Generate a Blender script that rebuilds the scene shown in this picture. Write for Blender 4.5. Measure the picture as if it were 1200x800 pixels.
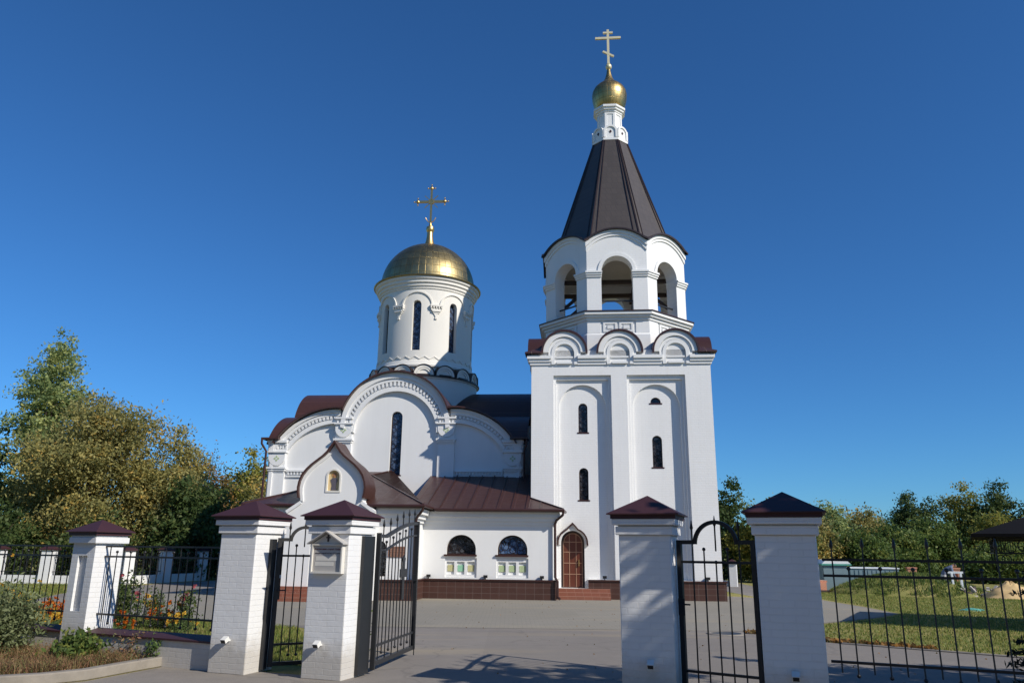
import bpy, bmesh, math, random
import numpy as np
from mathutils import Vector, Matrix
from mathutils.geometry import tessellate_polygon
R = math.radians
scn = bpy.context.scene
for o in list(bpy.data.objects): bpy.data.objects.remove(o)
COL = scn.collection

# ------------------------------------------------------------------ camera
cam = bpy.data.cameras.new("camera"); cam.sensor_width = 36; cam.lens = 27.0
cam.clip_start = 0.1; cam.clip_end = 6000
camo = bpy.data.objects.new("camera", cam); COL.objects.link(camo); scn.camera = camo
_p = math.atan(245/900.0); _r = 0.0112
_f = Vector((0, math.cos(_p), math.sin(_p)))
_r0 = Vector((1, 0, 0)); _u0 = Vector((0, -math.sin(_p), math.cos(_p)))
_R = math.cos(_r)*_r0 + math.sin(_r)*_u0; _U = -math.sin(_r)*_r0 + math.cos(_r)*_u0
m = Matrix((_R, _U, -_f)).transposed().to_4x4(); m.translation = Vector((0, 0, 1.6))
camo.matrix_world = m
scn.render.resolution_x = 1024; scn.render.resolution_y = 682

# ------------------------------------------------------------------ world and sun
SUN_AZ = 37.0; SUN_EL = 34.0        # travel direction: to the left and away, 33 deg off the frontal plane
to_sun = Vector((math.cos(R(SUN_AZ))*math.cos(R(SUN_EL)), -math.sin(R(SUN_AZ))*math.cos(R(SUN_EL)), math.sin(R(SUN_EL))))
w = bpy.data.worlds.new("World"); scn.world = w; w.use_nodes = True
nt = w.node_tree
sky = nt.nodes.new("ShaderNodeTexSky"); sky.sky_type = 'NISHITA'; sky.sun_disc = False
sky.sun_elevation = R(SUN_EL); sky.sun_rotation = math.atan2(to_sun.x, to_sun.y)
sky.altitude = 0; sky.air_density = 1.0; sky.dust_density = 0.0; sky.ozone_density = 10.0
bg = nt.nodes["Background"]; bg.inputs[1].default_value = 0.099
tn = nt.nodes.new("ShaderNodeMix"); tn.data_type = 'RGBA'; tn.blend_type = 'MULTIPLY'; tn.inputs[0].default_value = 1.0
tn.inputs[7].default_value = (0.60, 0.98, 1.17, 1)      # deep, cool October sky
nt.links.new(sky.outputs[0], tn.inputs[6]); nt.links.new(tn.outputs[2], bg.inputs[0])
sl = bpy.data.lights.new("sun", 'SUN'); sl.energy = 4.7; sl.angle = R(0.5); sl.color = (1.0, 0.94, 0.845)
so = bpy.data.objects.new("sun", sl); COL.objects.link(so)
so.rotation_euler = (-to_sun).to_track_quat('-Z', 'Y').to_euler(); so.location = (20, -10, 30)
scn.view_settings.view_transform = 'Standard'; scn.view_settings.look = 'None'
scn.view_settings.gamma = 1; scn.view_settings.use_curve_mapping = False
scn.view_settings.exposure = 0.0
scn.render.engine = 'CYCLES'

# ------------------------------------------------------------------ materials
def newmat(name):
    mt = bpy.data.materials.new(name); mt.use_nodes = True
    return mt, mt.node_tree.nodes, mt.node_tree.links, mt.node_tree.nodes["Principled BSDF"]
def mixc(N, L, fac, a, b, mode='MIX'):
    n = N.new("ShaderNodeMix"); n.data_type = 'RGBA'; n.blend_type = mode
    for sock, v in ((n.inputs[0], fac), (n.inputs[6], a), (n.inputs[7], b)):
        if hasattr(v, 'is_linked'): L.new(v, sock)
        else: sock.default_value = v if not isinstance(v, tuple) or len(v) == 4 else (*v, 1)
    return n.outputs[2]
def ramp(N, L, src, stops):
    n = N.new("ShaderNodeValToRGB"); L.new(src, n.inputs[0]); e = n.color_ramp.elements
    while len(e) < len(stops): e.new(0.5)
    for el, (p, c) in zip(e, stops): el.position = p; el.color = c if len(c) == 4 else (*c, 1)
    return n.outputs[0]
def noise(N, L, vec, scale, detail=4, rough=0.55):
    n = N.new("ShaderNodeTexNoise"); n.inputs['Scale'].default_value = scale
    n.inputs['Detail'].default_value = detail; n.inputs['Roughness'].default_value = rough
    if vec is not None: L.new(vec, n.inputs['Vector'])
    return n.outputs[0]
def objco(N): return N.new("ShaderNodeTexCoord").outputs['Object']
def wallco(N, L):
    """(x+y, z) coordinates for vertical faces"""
    s = N.new("ShaderNodeSeparateXYZ"); L.new(objco(N), s.inputs[0])
    a = N.new("ShaderNodeMath"); L.new(s.outputs[0], a.inputs[0]); L.new(s.outputs[1], a.inputs[1])
    c = N.new("ShaderNodeCombineXYZ"); L.new(a.outputs[0], c.inputs[0]); L.new(s.outputs[2], c.inputs[1])
    return c.outputs[0]
def brick(N, L, vec, bw, bh, mortar=0.008, offset=0.5):
    b = N.new("ShaderNodeTexBrick"); L.new(vec, b.inputs['Vector']); b.inputs['Scale'].default_value = 1
    b.inputs['Brick Width'].default_value = bw; b.inputs['Row Height'].default_value = bh
    b.inputs['Mortar Size'].default_value = mortar; b.inputs['Mortar Smooth'].default_value = 0.3
    b.inputs['Bias'].default_value = 0.0
    b.offset = offset
    return b
def bump(N, L, P, h, strength, dist=0.01):
    b = N.new("ShaderNodeBump"); b.inputs['Strength'].default_value = strength; b.inputs['Distance'].default_value = dist
    L.new(h, b.inputs['Height']); L.new(b.outputs[0], P.inputs['Normal'])
def M_white(name, base, brick_size=None, bstr=0.4, dirt=0.0, mort=0.008):
    mt, N, L, P = newmat(name); oc = objco(N)
    n1 = noise(N, L, oc, 0.9, 6, 0.65); n2 = noise(N, L, oc, 14, 4)
    c = mixc(N, L, ramp(N, L, n1, [(0.35, (0, 0, 0)), (0.75, (1, 1, 1))]), tuple(base), tuple(x*0.93 for x in base))
    c = mixc(N, L, n2, c, tuple(x*0.96 for x in base))
    # rain streaks and soft grey patches
    mp = N.new("ShaderNodeMapping"); mp.inputs['Scale'].default_value = (3.2, 3.2, 0.22); L.new(oc, mp.inputs['Vector'])
    st = noise(N, L, mp.outputs[0], 1.0, 6, 0.7)
    c = mixc(N, L, ramp(N, L, st, [(0.50, (0, 0, 0)), (0.78, (0.17, 0.17, 0.17))]), c, tuple(x*y for x, y in zip(base, (0.70, 0.69, 0.66))))
    if dirt:
        s = N.new("ShaderNodeSeparateXYZ"); L.new(oc, s.inputs[0])
        n3 = noise(N, L, oc, 5, 6, 0.7)
        mm = N.new("ShaderNodeMath"); mm.operation = 'MULTIPLY_ADD'; L.new(n3, mm.inputs[0]); mm.inputs[1].default_value = -0.5
        L.new(s.outputs[2], mm.inputs[2])
        d = ramp(N, L, mm.outputs[0], [(0.0, (1, 1, 1)), (0.28, (0, 0, 0))])
        dm = N.new("ShaderNodeMath"); dm.operation = 'MULTIPLY'; L.new(d, dm.inputs[0]); dm.inputs[1].default_value = dirt
        c = mixc(N, L, dm.outputs[0], c, (0.33, 0.27, 0.19))
    if brick_size:
        wv = N.new("ShaderNodeVectorMath"); wv.operation = 'MULTIPLY_ADD'; L.new(N.new("ShaderNodeTexNoise").outputs['Color'], wv.inputs[0]); wv.inputs[1].default_value = (0.02, 0.02, 0.0); L.new(wallco(N, L), wv.inputs[2])
        wn_ = [n_ for n_ in N if n_.type == 'TEX_NOISE'][-1]; wn_.inputs['Scale'].default_value = 7.0; L.new(oc, wn_.inputs['Vector'])
        b = brick(N, L, wv.outputs[0], *brick_size, mortar=mort)
        pm = ramp(N, L, noise(N, L, oc, 2.2, 4, 0.6), [(0.42, (0.04, 0.04, 0.04)), (0.70, (0.24, 0.24, 0.24))])
        c = mixc(N, L, mixc(N, L, b.outputs['Fac'], (0, 0, 0), pm), c, tuple(x*0.68 for x in base))
        h = N.new("ShaderNodeMath"); h.operation = 'MULTIPLY_ADD'; L.new(b.outputs['Fac'], h.inputs[0]); h.inputs[1].default_value = -1
        L.new(n2, h.inputs[2]); bump(N, L, P, h.outputs[0], bstr, 0.006)
    else: bump(N, L, P, noise(N, L, oc, 60, 3), 0.12, 0.004)
    L.new(c, P.inputs['Base Color']); P.inputs['Roughness'].default_value = 0.75
    P.inputs['Specular IOR Level'].default_value = 0.3
    return mt
def M_plain(name, col, rough=0.5, metal=0.0, var=0.15, scale=6, spec=0.5, bstr=0.0):
    mt, N, L, P = newmat(name); oc = objco(N)
    c = mixc(N, L, noise(N, L, oc, scale, 5, 0.6), tuple(x*(1-var) for x in col), tuple(min(1, x*(1+var)) for x in col))
    L.new(c, P.inputs['Base Color']); P.inputs['Roughness'].default_value = rough; P.inputs['Metallic'].default_value = metal
    P.inputs['Specular IOR Level'].default_value = spec
    if bstr: bump(N, L, P, noise(N, L, oc, scale*3, 4), bstr, 0.01)
    return mt
def M_roof(name, col, seam_axis='X', seam=0.45):
    mt, N, L, P = newmat(name); oc = objco(N)
    c = mixc(N, L, noise(N, L, oc, 2.2, 6, 0.65), tuple(x*0.75 for x in col), tuple(x*1.3 for x in col))
    s = N.new("ShaderNodeSeparateXYZ"); L.new(oc, s.inputs[0])
    md = N.new("ShaderNodeMath"); md.operation = 'PINGPONG'; L.new(s.outputs[seam_axis], md.inputs[0]); md.inputs[1].default_value = seam/2
    sm = ramp(N, L, md.outputs[0], [(0.0, (1, 1, 1)), (0.02, (0, 0, 0))])
    c = mixc(N, L, sm, c, tuple(x*1.5 for x in col))
    L.new(c, P.inputs['Base Color']); P.inputs['Metallic'].default_value = 0.0
    L.new(mixc(N, L, noise(N, L, oc, 4, 3), (0.3, 0.3, 0.3), (0.48, 0.48, 0.48)), P.inputs['Roughness'])
    P.inputs['Specular IOR Level'].default_value = 0.5
    ad = N.new("ShaderNodeMath"); L.new(sm, ad.inputs[0]); L.new(noise(N, L, oc, 3, 2), ad.inputs[1])
    bump(N, L, P, ad.outputs[0], 0.5, 0.02)
    return mt
def M_gold(name, nseg, rows, cx=0, cy=0, c1=(0.50, 0.37, 0.16), c2=(0.38, 0.27, 0.11)):
    """gilded sheets: panel grid in angle and height"""
    mt, N, L, P = newmat(name); oc = objco(N)
    s = N.new("ShaderNodeSeparateXYZ"); L.new(oc, s.inputs[0])
    def mth(op, a, b=None):
        n = N.new("ShaderNodeMath"); n.operation = op
        for i, v in enumerate((a, b)):
            if v is None: continue
            if isinstance(v, (int, float)): n.inputs[i].default_value = v
            else: L.new(v, n.inputs[i])
        return n.outputs[0]
    ang = mth('ARCTAN2', mth('SUBTRACT', s.outputs[1], cy), mth('SUBTRACT', s.outputs[0], cx))
    a = mth('MULTIPLY', ang, nseg/(2*math.pi))
    c = N.new("ShaderNodeCombineXYZ"); L.new(a, c.inputs[0]); L.new(mth('MULTIPLY', s.outputs[2], rows), c.inputs[1])
    b = brick(N, L, c.outputs[0], 1.0, 1.0, 0.03, 0.0)
    b.inputs['Color1'].default_value = (*c1, 1); b.inputs['Color2'].default_value = (*c2, 1)
    b.inputs['Mortar'].default_value = (0.16, 0.11, 0.04, 1)
    L.new(b.outputs['Color'], P.inputs['Base Color']); P.inputs['Metallic'].default_value = 1.0
    L.new(mixc(N, L, noise(N, L, oc, 5, 4), (0.30, 0.30, 0.30), (0.52, 0.52, 0.52)), P.inputs['Roughness'])
    h = N.new("ShaderNodeMath"); h.operation = 'MULTIPLY_ADD'; L.new(b.outputs['Fac'], h.inputs[0]); h.inputs[1].default_value = -1
    L.new(noise(N, L, oc, 2.5, 3), h.inputs[2]); bump(N, L, P, h.outputs[0], 0.35, 0.03)
    return mt
def M_tiles(name, col, mort, bw, bh, offset=0.0, ms=0.006, rough=0.35):
    mt, N, L, P = newmat(name)
    b = brick(N, L, wallco(N, L), bw, bh, ms, offset)
    b.inputs['Color1'].default_value = (*col, 1); b.inputs['Color2'].default_value = (*[x*0.8 for x in col], 1)
    b.inputs['Mortar'].default_value = (*mort, 1)
    c = mixc(N, L, mixc(N, L, noise(N, L, objco(N), 3, 5), (0, 0, 0), (0.4, 0.4, 0.4)), b.outputs['Color'], tuple(x*1.4 for x in col))
    L.new(c, P.inputs['Base Color']); P.inputs['Roughness'].default_value = rough
    return mt
def M_glass(name, c1, c2, scale):
    mt, N, L, P = newmat(name); oc = wallco(N, L)
    v = N.new("ShaderNodeTexVoronoi"); L.new(oc, v.inputs['Vector']); v.inputs['Scale'].default_value = scale
    v.distance = 'MINKOWSKI' if False else 'EUCLIDEAN'
    d = N.new("ShaderNodeTexVoronoi"); d.feature = 'DISTANCE_TO_EDGE'; L.new(oc, d.inputs['Vector']); d.inputs['Scale'].default_value = scale
    wn = N.new("ShaderNodeSeparateColor"); L.new(v.outputs['Color'], wn.inputs[0])
    c = mixc(N, L, wn.outputs[0], c1, c2)
    c = mixc(N, L, ramp(N, L, d.outputs['Distance'], [(0.03, (1, 1, 1)), (0.07, (0, 0, 0))]), c, (0.012, 0.01, 0.01))
    L.new(c, P.inputs['Base Color']); P.inputs['Roughness'].default_value = 0.12
    return mt
def M_leaf(name, stops, trans=0.42):
    mt, N, L, P = newmat(name)
    at = N.new("ShaderNodeAttribute"); at.attribute_name = 'tint'
    c = ramp(N, L, at.outputs['Fac'], stops)
    g = N.new("ShaderNodeNewGeometry")
    c = mixc(N, L, g.outputs['Random Per Island'], c, mixc(N, L, 0.5, c, (0.5, 0.5, 0.42), 'MULTIPLY'))
    L.new(c, P.inputs['Base Color']); P.inputs['Roughness'].default_value = 0.55; P.inputs['Specular IOR Level'].default_value = 0.25
    t = N.new("ShaderNodeBsdfTranslucent"); L.new(c, t.inputs[0])
    mx = N.new("ShaderNodeMixShader"); mx.inputs[0].default_value = trans
    L.new(P.outputs[0], mx.inputs[1]); L.new(t.outputs[0], mx.inputs[2])
    L.new(mx.outputs[0], N["Material Output"].inputs[0])
    return mt

MAT = {}
MAT['brickwhite'] = M_white('white_painted_brick', (0.80, 0.795, 0.78), (0.26, 0.085), 0.35)
MAT['white'] = M_white('white_stucco', (0.80, 0.795, 0.775))
MAT['drumwhite'] = M_white('cream_stucco', (0.80, 0.765, 0.69))
MAT['pillar'] = M_white('rough_whitewashed_brick', (0.78, 0.775, 0.76), (0.25, 0.072), 0.5, dirt=0.5, mort=0.006)
MAT['brown'] = M_roof('brown_sheet_roof', (0.060, 0.026, 0.019), 'X', 0.5)
MAT['browny'] = M_roof('brown_sheet_roof_cross', (0.060, 0.026, 0.019), 'Y', 0.5)
MAT['cap'] = M_plain('plum_brown_cap', (0.052, 0.017, 0.019), 0.58, 0, 0.2, 3)
MAT['darkroof'] = M_tiles('tent_shingles', (0.066, 0.054, 0.047), (0.046, 0.038, 0.034), 0.22, 0.3, 0.5, 0.014, 0.45)
MAT['darktrim'] = M_plain('dark_brown_trim', (0.030, 0.017, 0.014), 0.4)
MAT['pipe'] = M_plain('brown_pipe', (0.05, 0.02, 0.016), 0.35)
MAT['dome'] = M_gold('gilded_dome_sheets', 44, 2.6, -5.66, 7.5, (0.42, 0.335, 0.165), (0.30, 0.235, 0.115))
MAT['onion'] = M_gold('gilded_onion_sheets', 22, 4.0, 3.35, 3.33)
MAT['palegold'] = M_plain('pale_gilded_cross', (0.72, 0.63, 0.40), 0.5, 0.45, 0.15)
MAT['blackroof'] = M_plain('black_roof_felt', (0.010, 0.009, 0.009), 0.9, 0, 0.2, 6, 0.1)
MAT['gold'] = M_plain('gilded_metal', (0.66, 0.43, 0.17), 0.40, 1.0, 0.2)
MAT['plinth'] = M_tiles('brown_plinth_tiles', (0.072, 0.034, 0.026), (0.14, 0.105, 0.09), 0.30, 0.20, 0.0, 0.007)
MAT['steps'] = M_tiles('red_brick_steps', (0.24, 0.085, 0.05), (0.30, 0.16, 0.11), 0.28, 0.118, 0.5, 0.008, 0.6)
MAT['glass'] = M_glass('leaded_blue_glass', (0.012, 0.022, 0.05), (0.11, 0.16, 0.26), 10)
MAT['glassdark'] = M_glass('leaded_dark_glass', (0.008, 0.008, 0.012), (0.10, 0.105, 0.12), 10)
MAT['glassreflect'] = M_glass('leaded_sky_reflection_glass', (0.03, 0.07, 0.16), (0.16, 0.24, 0.38), 8)  # blue sky reflection put into the colour of the right wing window
MAT['iron'] = M_plain('black_iron', (0.012, 0.012, 0.013), 0.45, 0.0, 0.2)
MAT['irongrey'] = M_plain('grey_black_iron', (0.020, 0.021, 0.023), 0.4, 0.0, 0.2)
MAT['wood'] = M_plain('varnished_door_wood', (0.10, 0.025, 0.012), 0.45, 0, 0.25, 8)
MAT['muntin'] = M_plain('pale_door_strips', (0.33, 0.19, 0.12), 0.5)
MAT['timber'] = M_plain('dark_timber', (0.05, 0.03, 0.022), 0.7)
MAT['plaster'] = M_plain('raw_grey_plaster', (0.55, 0.50, 0.44), 0.9)
MAT['mosaic'] = M_tiles('green_mosaic', (0.34, 0.46, 0.22), (0.6, 0.62, 0.42), 0.03, 0.03, 0.0, 0.004, 0.4)
MAT['mosaicteal'] = M_tiles('teal_mosaic', (0.20, 0.50, 0.30), (0.45, 0.66, 0.5), 0.03, 0.03, 0.0, 0.004, 0.4)
MAT['mosaicgold'] = M_tiles('golden_mosaic', (0.48, 0.44, 0.2), (0.6, 0.58, 0.36), 0.03, 0.03, 0.0, 0.004, 0.4)
MAT['icongold'] = M_plain('icon_gold_ground', (0.62, 0.47, 0.24), 0.5, 0, 0.1)
MAT['robe'] = M_plain('icon_grey_robe', (0.10, 0.09, 0.11), 0.6)
MAT['skin'] = M_plain('painted_skin', (0.35, 0.17, 0.09), 0.6)
MAT['halo'] = M_plain('painted_halo', (0.5, 0.28, 0.09), 0.5)
MAT['board'] = M_plain('weathered_grey_board', (0.46, 0.44, 0.41), 0.6, 0, 0.08)
MAT['cream'] = M_plain('cream_paint', (0.72, 0.69, 0.62), 0.55, 0, 0.06)
MAT['red'] = M_plain('dark_red_ink', (0.20, 0.05, 0.05), 0.7)
MAT['ink'] = M_plain('dark_ink', (0.05, 0.045, 0.05), 0.7)
MAT['plaque'] = M_tiles('brown_granite_plaque', (0.22, 0.11, 0.075), (0.30, 0.19, 0.14), 0.11, 0.07, 0.5, 0.01, 0.3)
MAT['lamp'] = M_plain('white_lamp_housing', (0.75, 0.74, 0.70), 0.4)
MAT['concrete'] = M_plain('kerb_concrete', (0.27, 0.24, 0.20), 0.85, 0, 0.4, 4, 0.3, 0.6)
MAT['bark'] = M_plain('grey_brown_bark', (0.075, 0.055, 0.04), 0.9, 0, 0.35, 9, 0.2, 0.8)
MAT['stem'] = M_plain('green_brown_stem', (0.07, 0.07, 0.03), 0.8)
MAT['redbrick'] = M_tiles('orange_brick', (0.52, 0.19, 0.10), (0.5, 0.33, 0.25), 0.12, 0.05, 0.5, 0.008, 0.7)
MAT['sand'] = M_plain('yellow_sand', (0.62, 0.44, 0.22), 0.95, 0, 0.15, 12, 0.1, 0.5)
MAT['shed'] = M_plain('blue_grey_shed_sheet', (0.19, 0.27, 0.30), 0.5)
MAT['shedwhite'] = M_plain('white_sheet', (0.8, 0.82, 0.82), 0.5)
MAT['teal'] = M_plain('teal_plastic', (0.10, 0.36, 0.29), 0.5, 0, 0.2)
MAT['shirt'] = M_plain('grey_blue_cloth', (0.12, 0.15, 0.22), 0.85)
MAT['trousers'] = M_plain('pale_cloth', (0.62, 0.60, 0.58), 0.85)
MAT['plank'] = M_plain('pale_broken_board', (0.45, 0.40, 0.36), 0.8, 0, 0.3)
MAT['hair'] = M_plain('dark_hair', (0.02, 0.014, 0.01), 0.6)

# leaf palettes
MAT['l_dark'] = M_leaf('leaf_dark_green', [(0.0, (0.056, 0.094, 0.030)), (0.5, (0.094, 0.144, 0.044)), (1.0, (0.175, 0.200, 0.062))])
MAT['l_green'] = M_leaf('leaf_mid_green', [(0.0, (0.078, 0.130, 0.036)), (0.55, (0.156, 0.227, 0.058)), (1.0, (0.312, 0.325, 0.078))])
MAT['l_olive'] = M_leaf('leaf_olive_autumn', [(0.0, (0.213, 0.219, 0.081)), (0.45, (0.388, 0.356, 0.131)), (0.8, (0.537, 0.438, 0.138)), (1.0, (0.620, 0.400, 0.100))])
MAT['l_poplar'] = M_leaf('leaf_grey_green', [(0.0, (0.195, 0.265, 0.106)), (0.5, (0.354, 0.425, 0.160)), (1.0, (0.620, 0.601, 0.212))])
MAT['l_yellow'] = M_leaf('leaf_yellow_green', [(0.0, (0.163, 0.200, 0.048)), (0.5, (0.325, 0.325, 0.069)), (1.0, (0.575, 0.438, 0.088))])
MAT['l_orange'] = M_leaf('leaf_orange_brown', [(0.0, (0.135, 0.112, 0.045)), (0.5, (0.300, 0.165, 0.053)), (1.0, (0.450, 0.225, 0.060))])
MAT['l_spruce'] = M_leaf('needle_dark', [(0.0, (0.012, 0.024, 0.014)), (1.0, (0.03, 0.05, 0.03))], 0.1)
MAT['l_weed'] = M_leaf('dry_weed', [(0.0, (0.325, 0.163, 0.094)), (0.5, (0.450, 0.275, 0.150)), (0.75, (0.325, 0.275, 0.112)), (1.0, (0.175, 0.237, 0.075))])
MAT['l_grass'] = M_leaf('grass_blade', [(0.0, (0.135, 0.209, 0.041)), (0.6, (0.257, 0.297, 0.068)), (1.0, (0.486, 0.392, 0.135))])
MAT['l_shrub'] = M_leaf('shrub_green', [(0.0, (0.08, 0.14, 0.045)), (1.0, (0.19, 0.27, 0.08))])
MAT['l_sage'] = M_leaf('sage_green', [(0.0, (0.156, 0.198, 0.090)), (1.0, (0.324, 0.360, 0.180))])
MAT['f_orange'] = M_leaf('petal_orange', [(0.0, (0.45, 0.07, 0.01)), (1.0, (0.75, 0.22, 0.02))])
MAT['f_yellow'] = M_leaf('petal_yellow', [(0.0, (0.75, 0.36, 0.03)), (1.0, (0.85, 0.62, 0.10))])
MAT['f_pink'] = M_leaf('petal_pink', [(0.0, (0.55, 0.10, 0.12)), (1.0, (0.75, 0.25, 0.28))])

def M_ground():
    mt, N, L, P = newmat('lawn_ground'); oc = objco(N)
    n1 = noise(N, L, oc, 0.35, 6, 0.65); n2 = noise(N, L, oc, 9, 5, 0.7); n3 = noise(N, L, oc, 60, 3)
    c = mixc(N, L, ramp(N, L, n1, [(0.36, (0, 0, 0)), (0.56, (1, 1, 1))]), (0.19, 0.225, 0.055), (0.40, 0.33, 0.13))
    c = mixc(N, L, ramp(N, L, n2, [(0.4, (0, 0, 0)), (0.7, (1, 1, 1))]), c, (0.28, 0.27, 0.08))
    c = mixc(N, L, n3, c, (0.05, 0.06, 0.02), 'MIX') if False else c
    L.new(c, P.inputs['Base Color']); P.inputs['Roughness'].default_value = 0.95; P.inputs['Specular IOR Level'].default_value = 0.1
    bump(N, L, P, n3, 0.9, 0.04)
    return mt
def M_asphalt(name, a, b, tile=None):
    mt, N, L, P = newmat(name); oc = objco(N)
    n1 = noise(N, L, oc, 0.25, 7, 0.65); n2 = noise(N, L, oc, 3.0, 6, 0.7); n3 = noise(N, L, oc, 140, 3)
    c = mixc(N, L, ramp(N, L, n1, [(0.35, (0, 0, 0)), (0.65, (1, 1, 1))]), a, b)
    c = mixc(N, L, ramp(N, L, n2, [(0.35, (0.35, 0.35, 0.35)), (0.7, (0, 0, 0))]), c, tuple(x*0.8 for x in a))
    c = mixc(N, L, ramp(N, L, n3, [(0.55, (0, 0, 0)), (0.75, (0.4, 0.4, 0.4))]), c, tuple(x*1.5 for x in b))
    # drifts of pale leaf litter and dust lying in streaks
    mp = N.new("ShaderNodeMapping"); mp.inputs['Scale'].default_value = (0.10, 0.9, 1); mp.inputs['Rotation'].default_value = (0, 0, R(-38))
    L.new(oc, mp.inputs['Vector'])
    n4 = noise(N, L, mp.outputs[0], 1.0, 5, 0.6)
    c = mixc(N, L, ramp(N, L, n4, [(0.55, (0, 0, 0)), (0.70, (0.42, 0.42, 0.42))]), c, (0.42, 0.34, 0.21))
    ck = N.new("ShaderNodeTexVoronoi"); ck.feature = 'DISTANCE_TO_EDGE'; ck.inputs['Scale'].default_value = 0.33; wv = N.new("ShaderNodeVectorMath"); wv.operation = 'MULTIPLY_ADD'; cn_ = N.new("ShaderNodeTexNoise"); cn_.inputs['Scale'].default_value = 1.6; L.new(oc, cn_.inputs['Vector']); L.new(cn_.outputs['Color'], wv.inputs[0]); wv.inputs[1].default_value = (0.9, 0.9, 0); L.new(oc, wv.inputs[2]); L.new(wv.outputs[0], ck.inputs['Vector'])
    if not tile: c = mixc(N, L, ramp(N, L, ck.outputs['Distance'], [(0.003, (0.24, 0.24, 0.24)), (0.010, (0, 0, 0))]), c, tuple(x*0.45 for x in a))
    pt = N.new("ShaderNodeTexVoronoi"); pt.distance = 'CHEBYCHEV'; pt.inputs['Scale'].default_value = 0.16; L.new(oc, pt.inputs['Vector']); ps_ = N.new("ShaderNodeSeparateColor"); L.new(pt.outputs['Color'], ps_.inputs[0])
    c = mixc(N, L, ramp(N, L, ps_.outputs[0], [(0.2, (0.22, 0.22, 0.22)), (0.9, (0, 0, 0))]), c, tuple(x*0.72 for x in a))
    if tile:
        bk = N.new("ShaderNodeTexBrick"); L.new(oc, bk.inputs['Vector']); bk.inputs['Scale'].default_value = 1
        bk.inputs['Brick Width'].default_value = tile[0]; bk.inputs['Row Height'].default_value = tile[1]; bk.inputs['Mortar Size'].default_value = 0.010
        c = mixc(N, L, mixc(N, L, bk.outputs['Fac'], (0, 0, 0), (0.3, 0.3, 0.3)), c, tuple(x*0.55 for x in a))
    L.new(c, P.inputs['Base Color']); P.inputs['Roughness'].default_value = 0.92; P.inputs['Specular IOR Level'].default_value = 0.2
    bump(N, L, P, n3, 0.35, 0.01)
    return mt
MAT['ground'] = M_ground()
MAT['asphalt'] = M_asphalt('worn_asphalt', (0.235, 0.210, 0.185), (0.285, 0.255, 0.220))
MAT['paver'] = M_asphalt('pale_pavers', (0.285, 0.262, 0.215), (0.32, 0.29, 0.24), (0.2, 0.1))
MAT['soil'] = M_plain('dry_soil', (0.16, 0.11, 0.07), 0.95, 0, 0.35, 9, 0.1, 0.8)
MAT['leaflitter'] = M_plain('brown_leaf_litter', (0.24, 0.14, 0.06), 0.95, 0, 0.4, 14, 0.1, 0.9)

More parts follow.
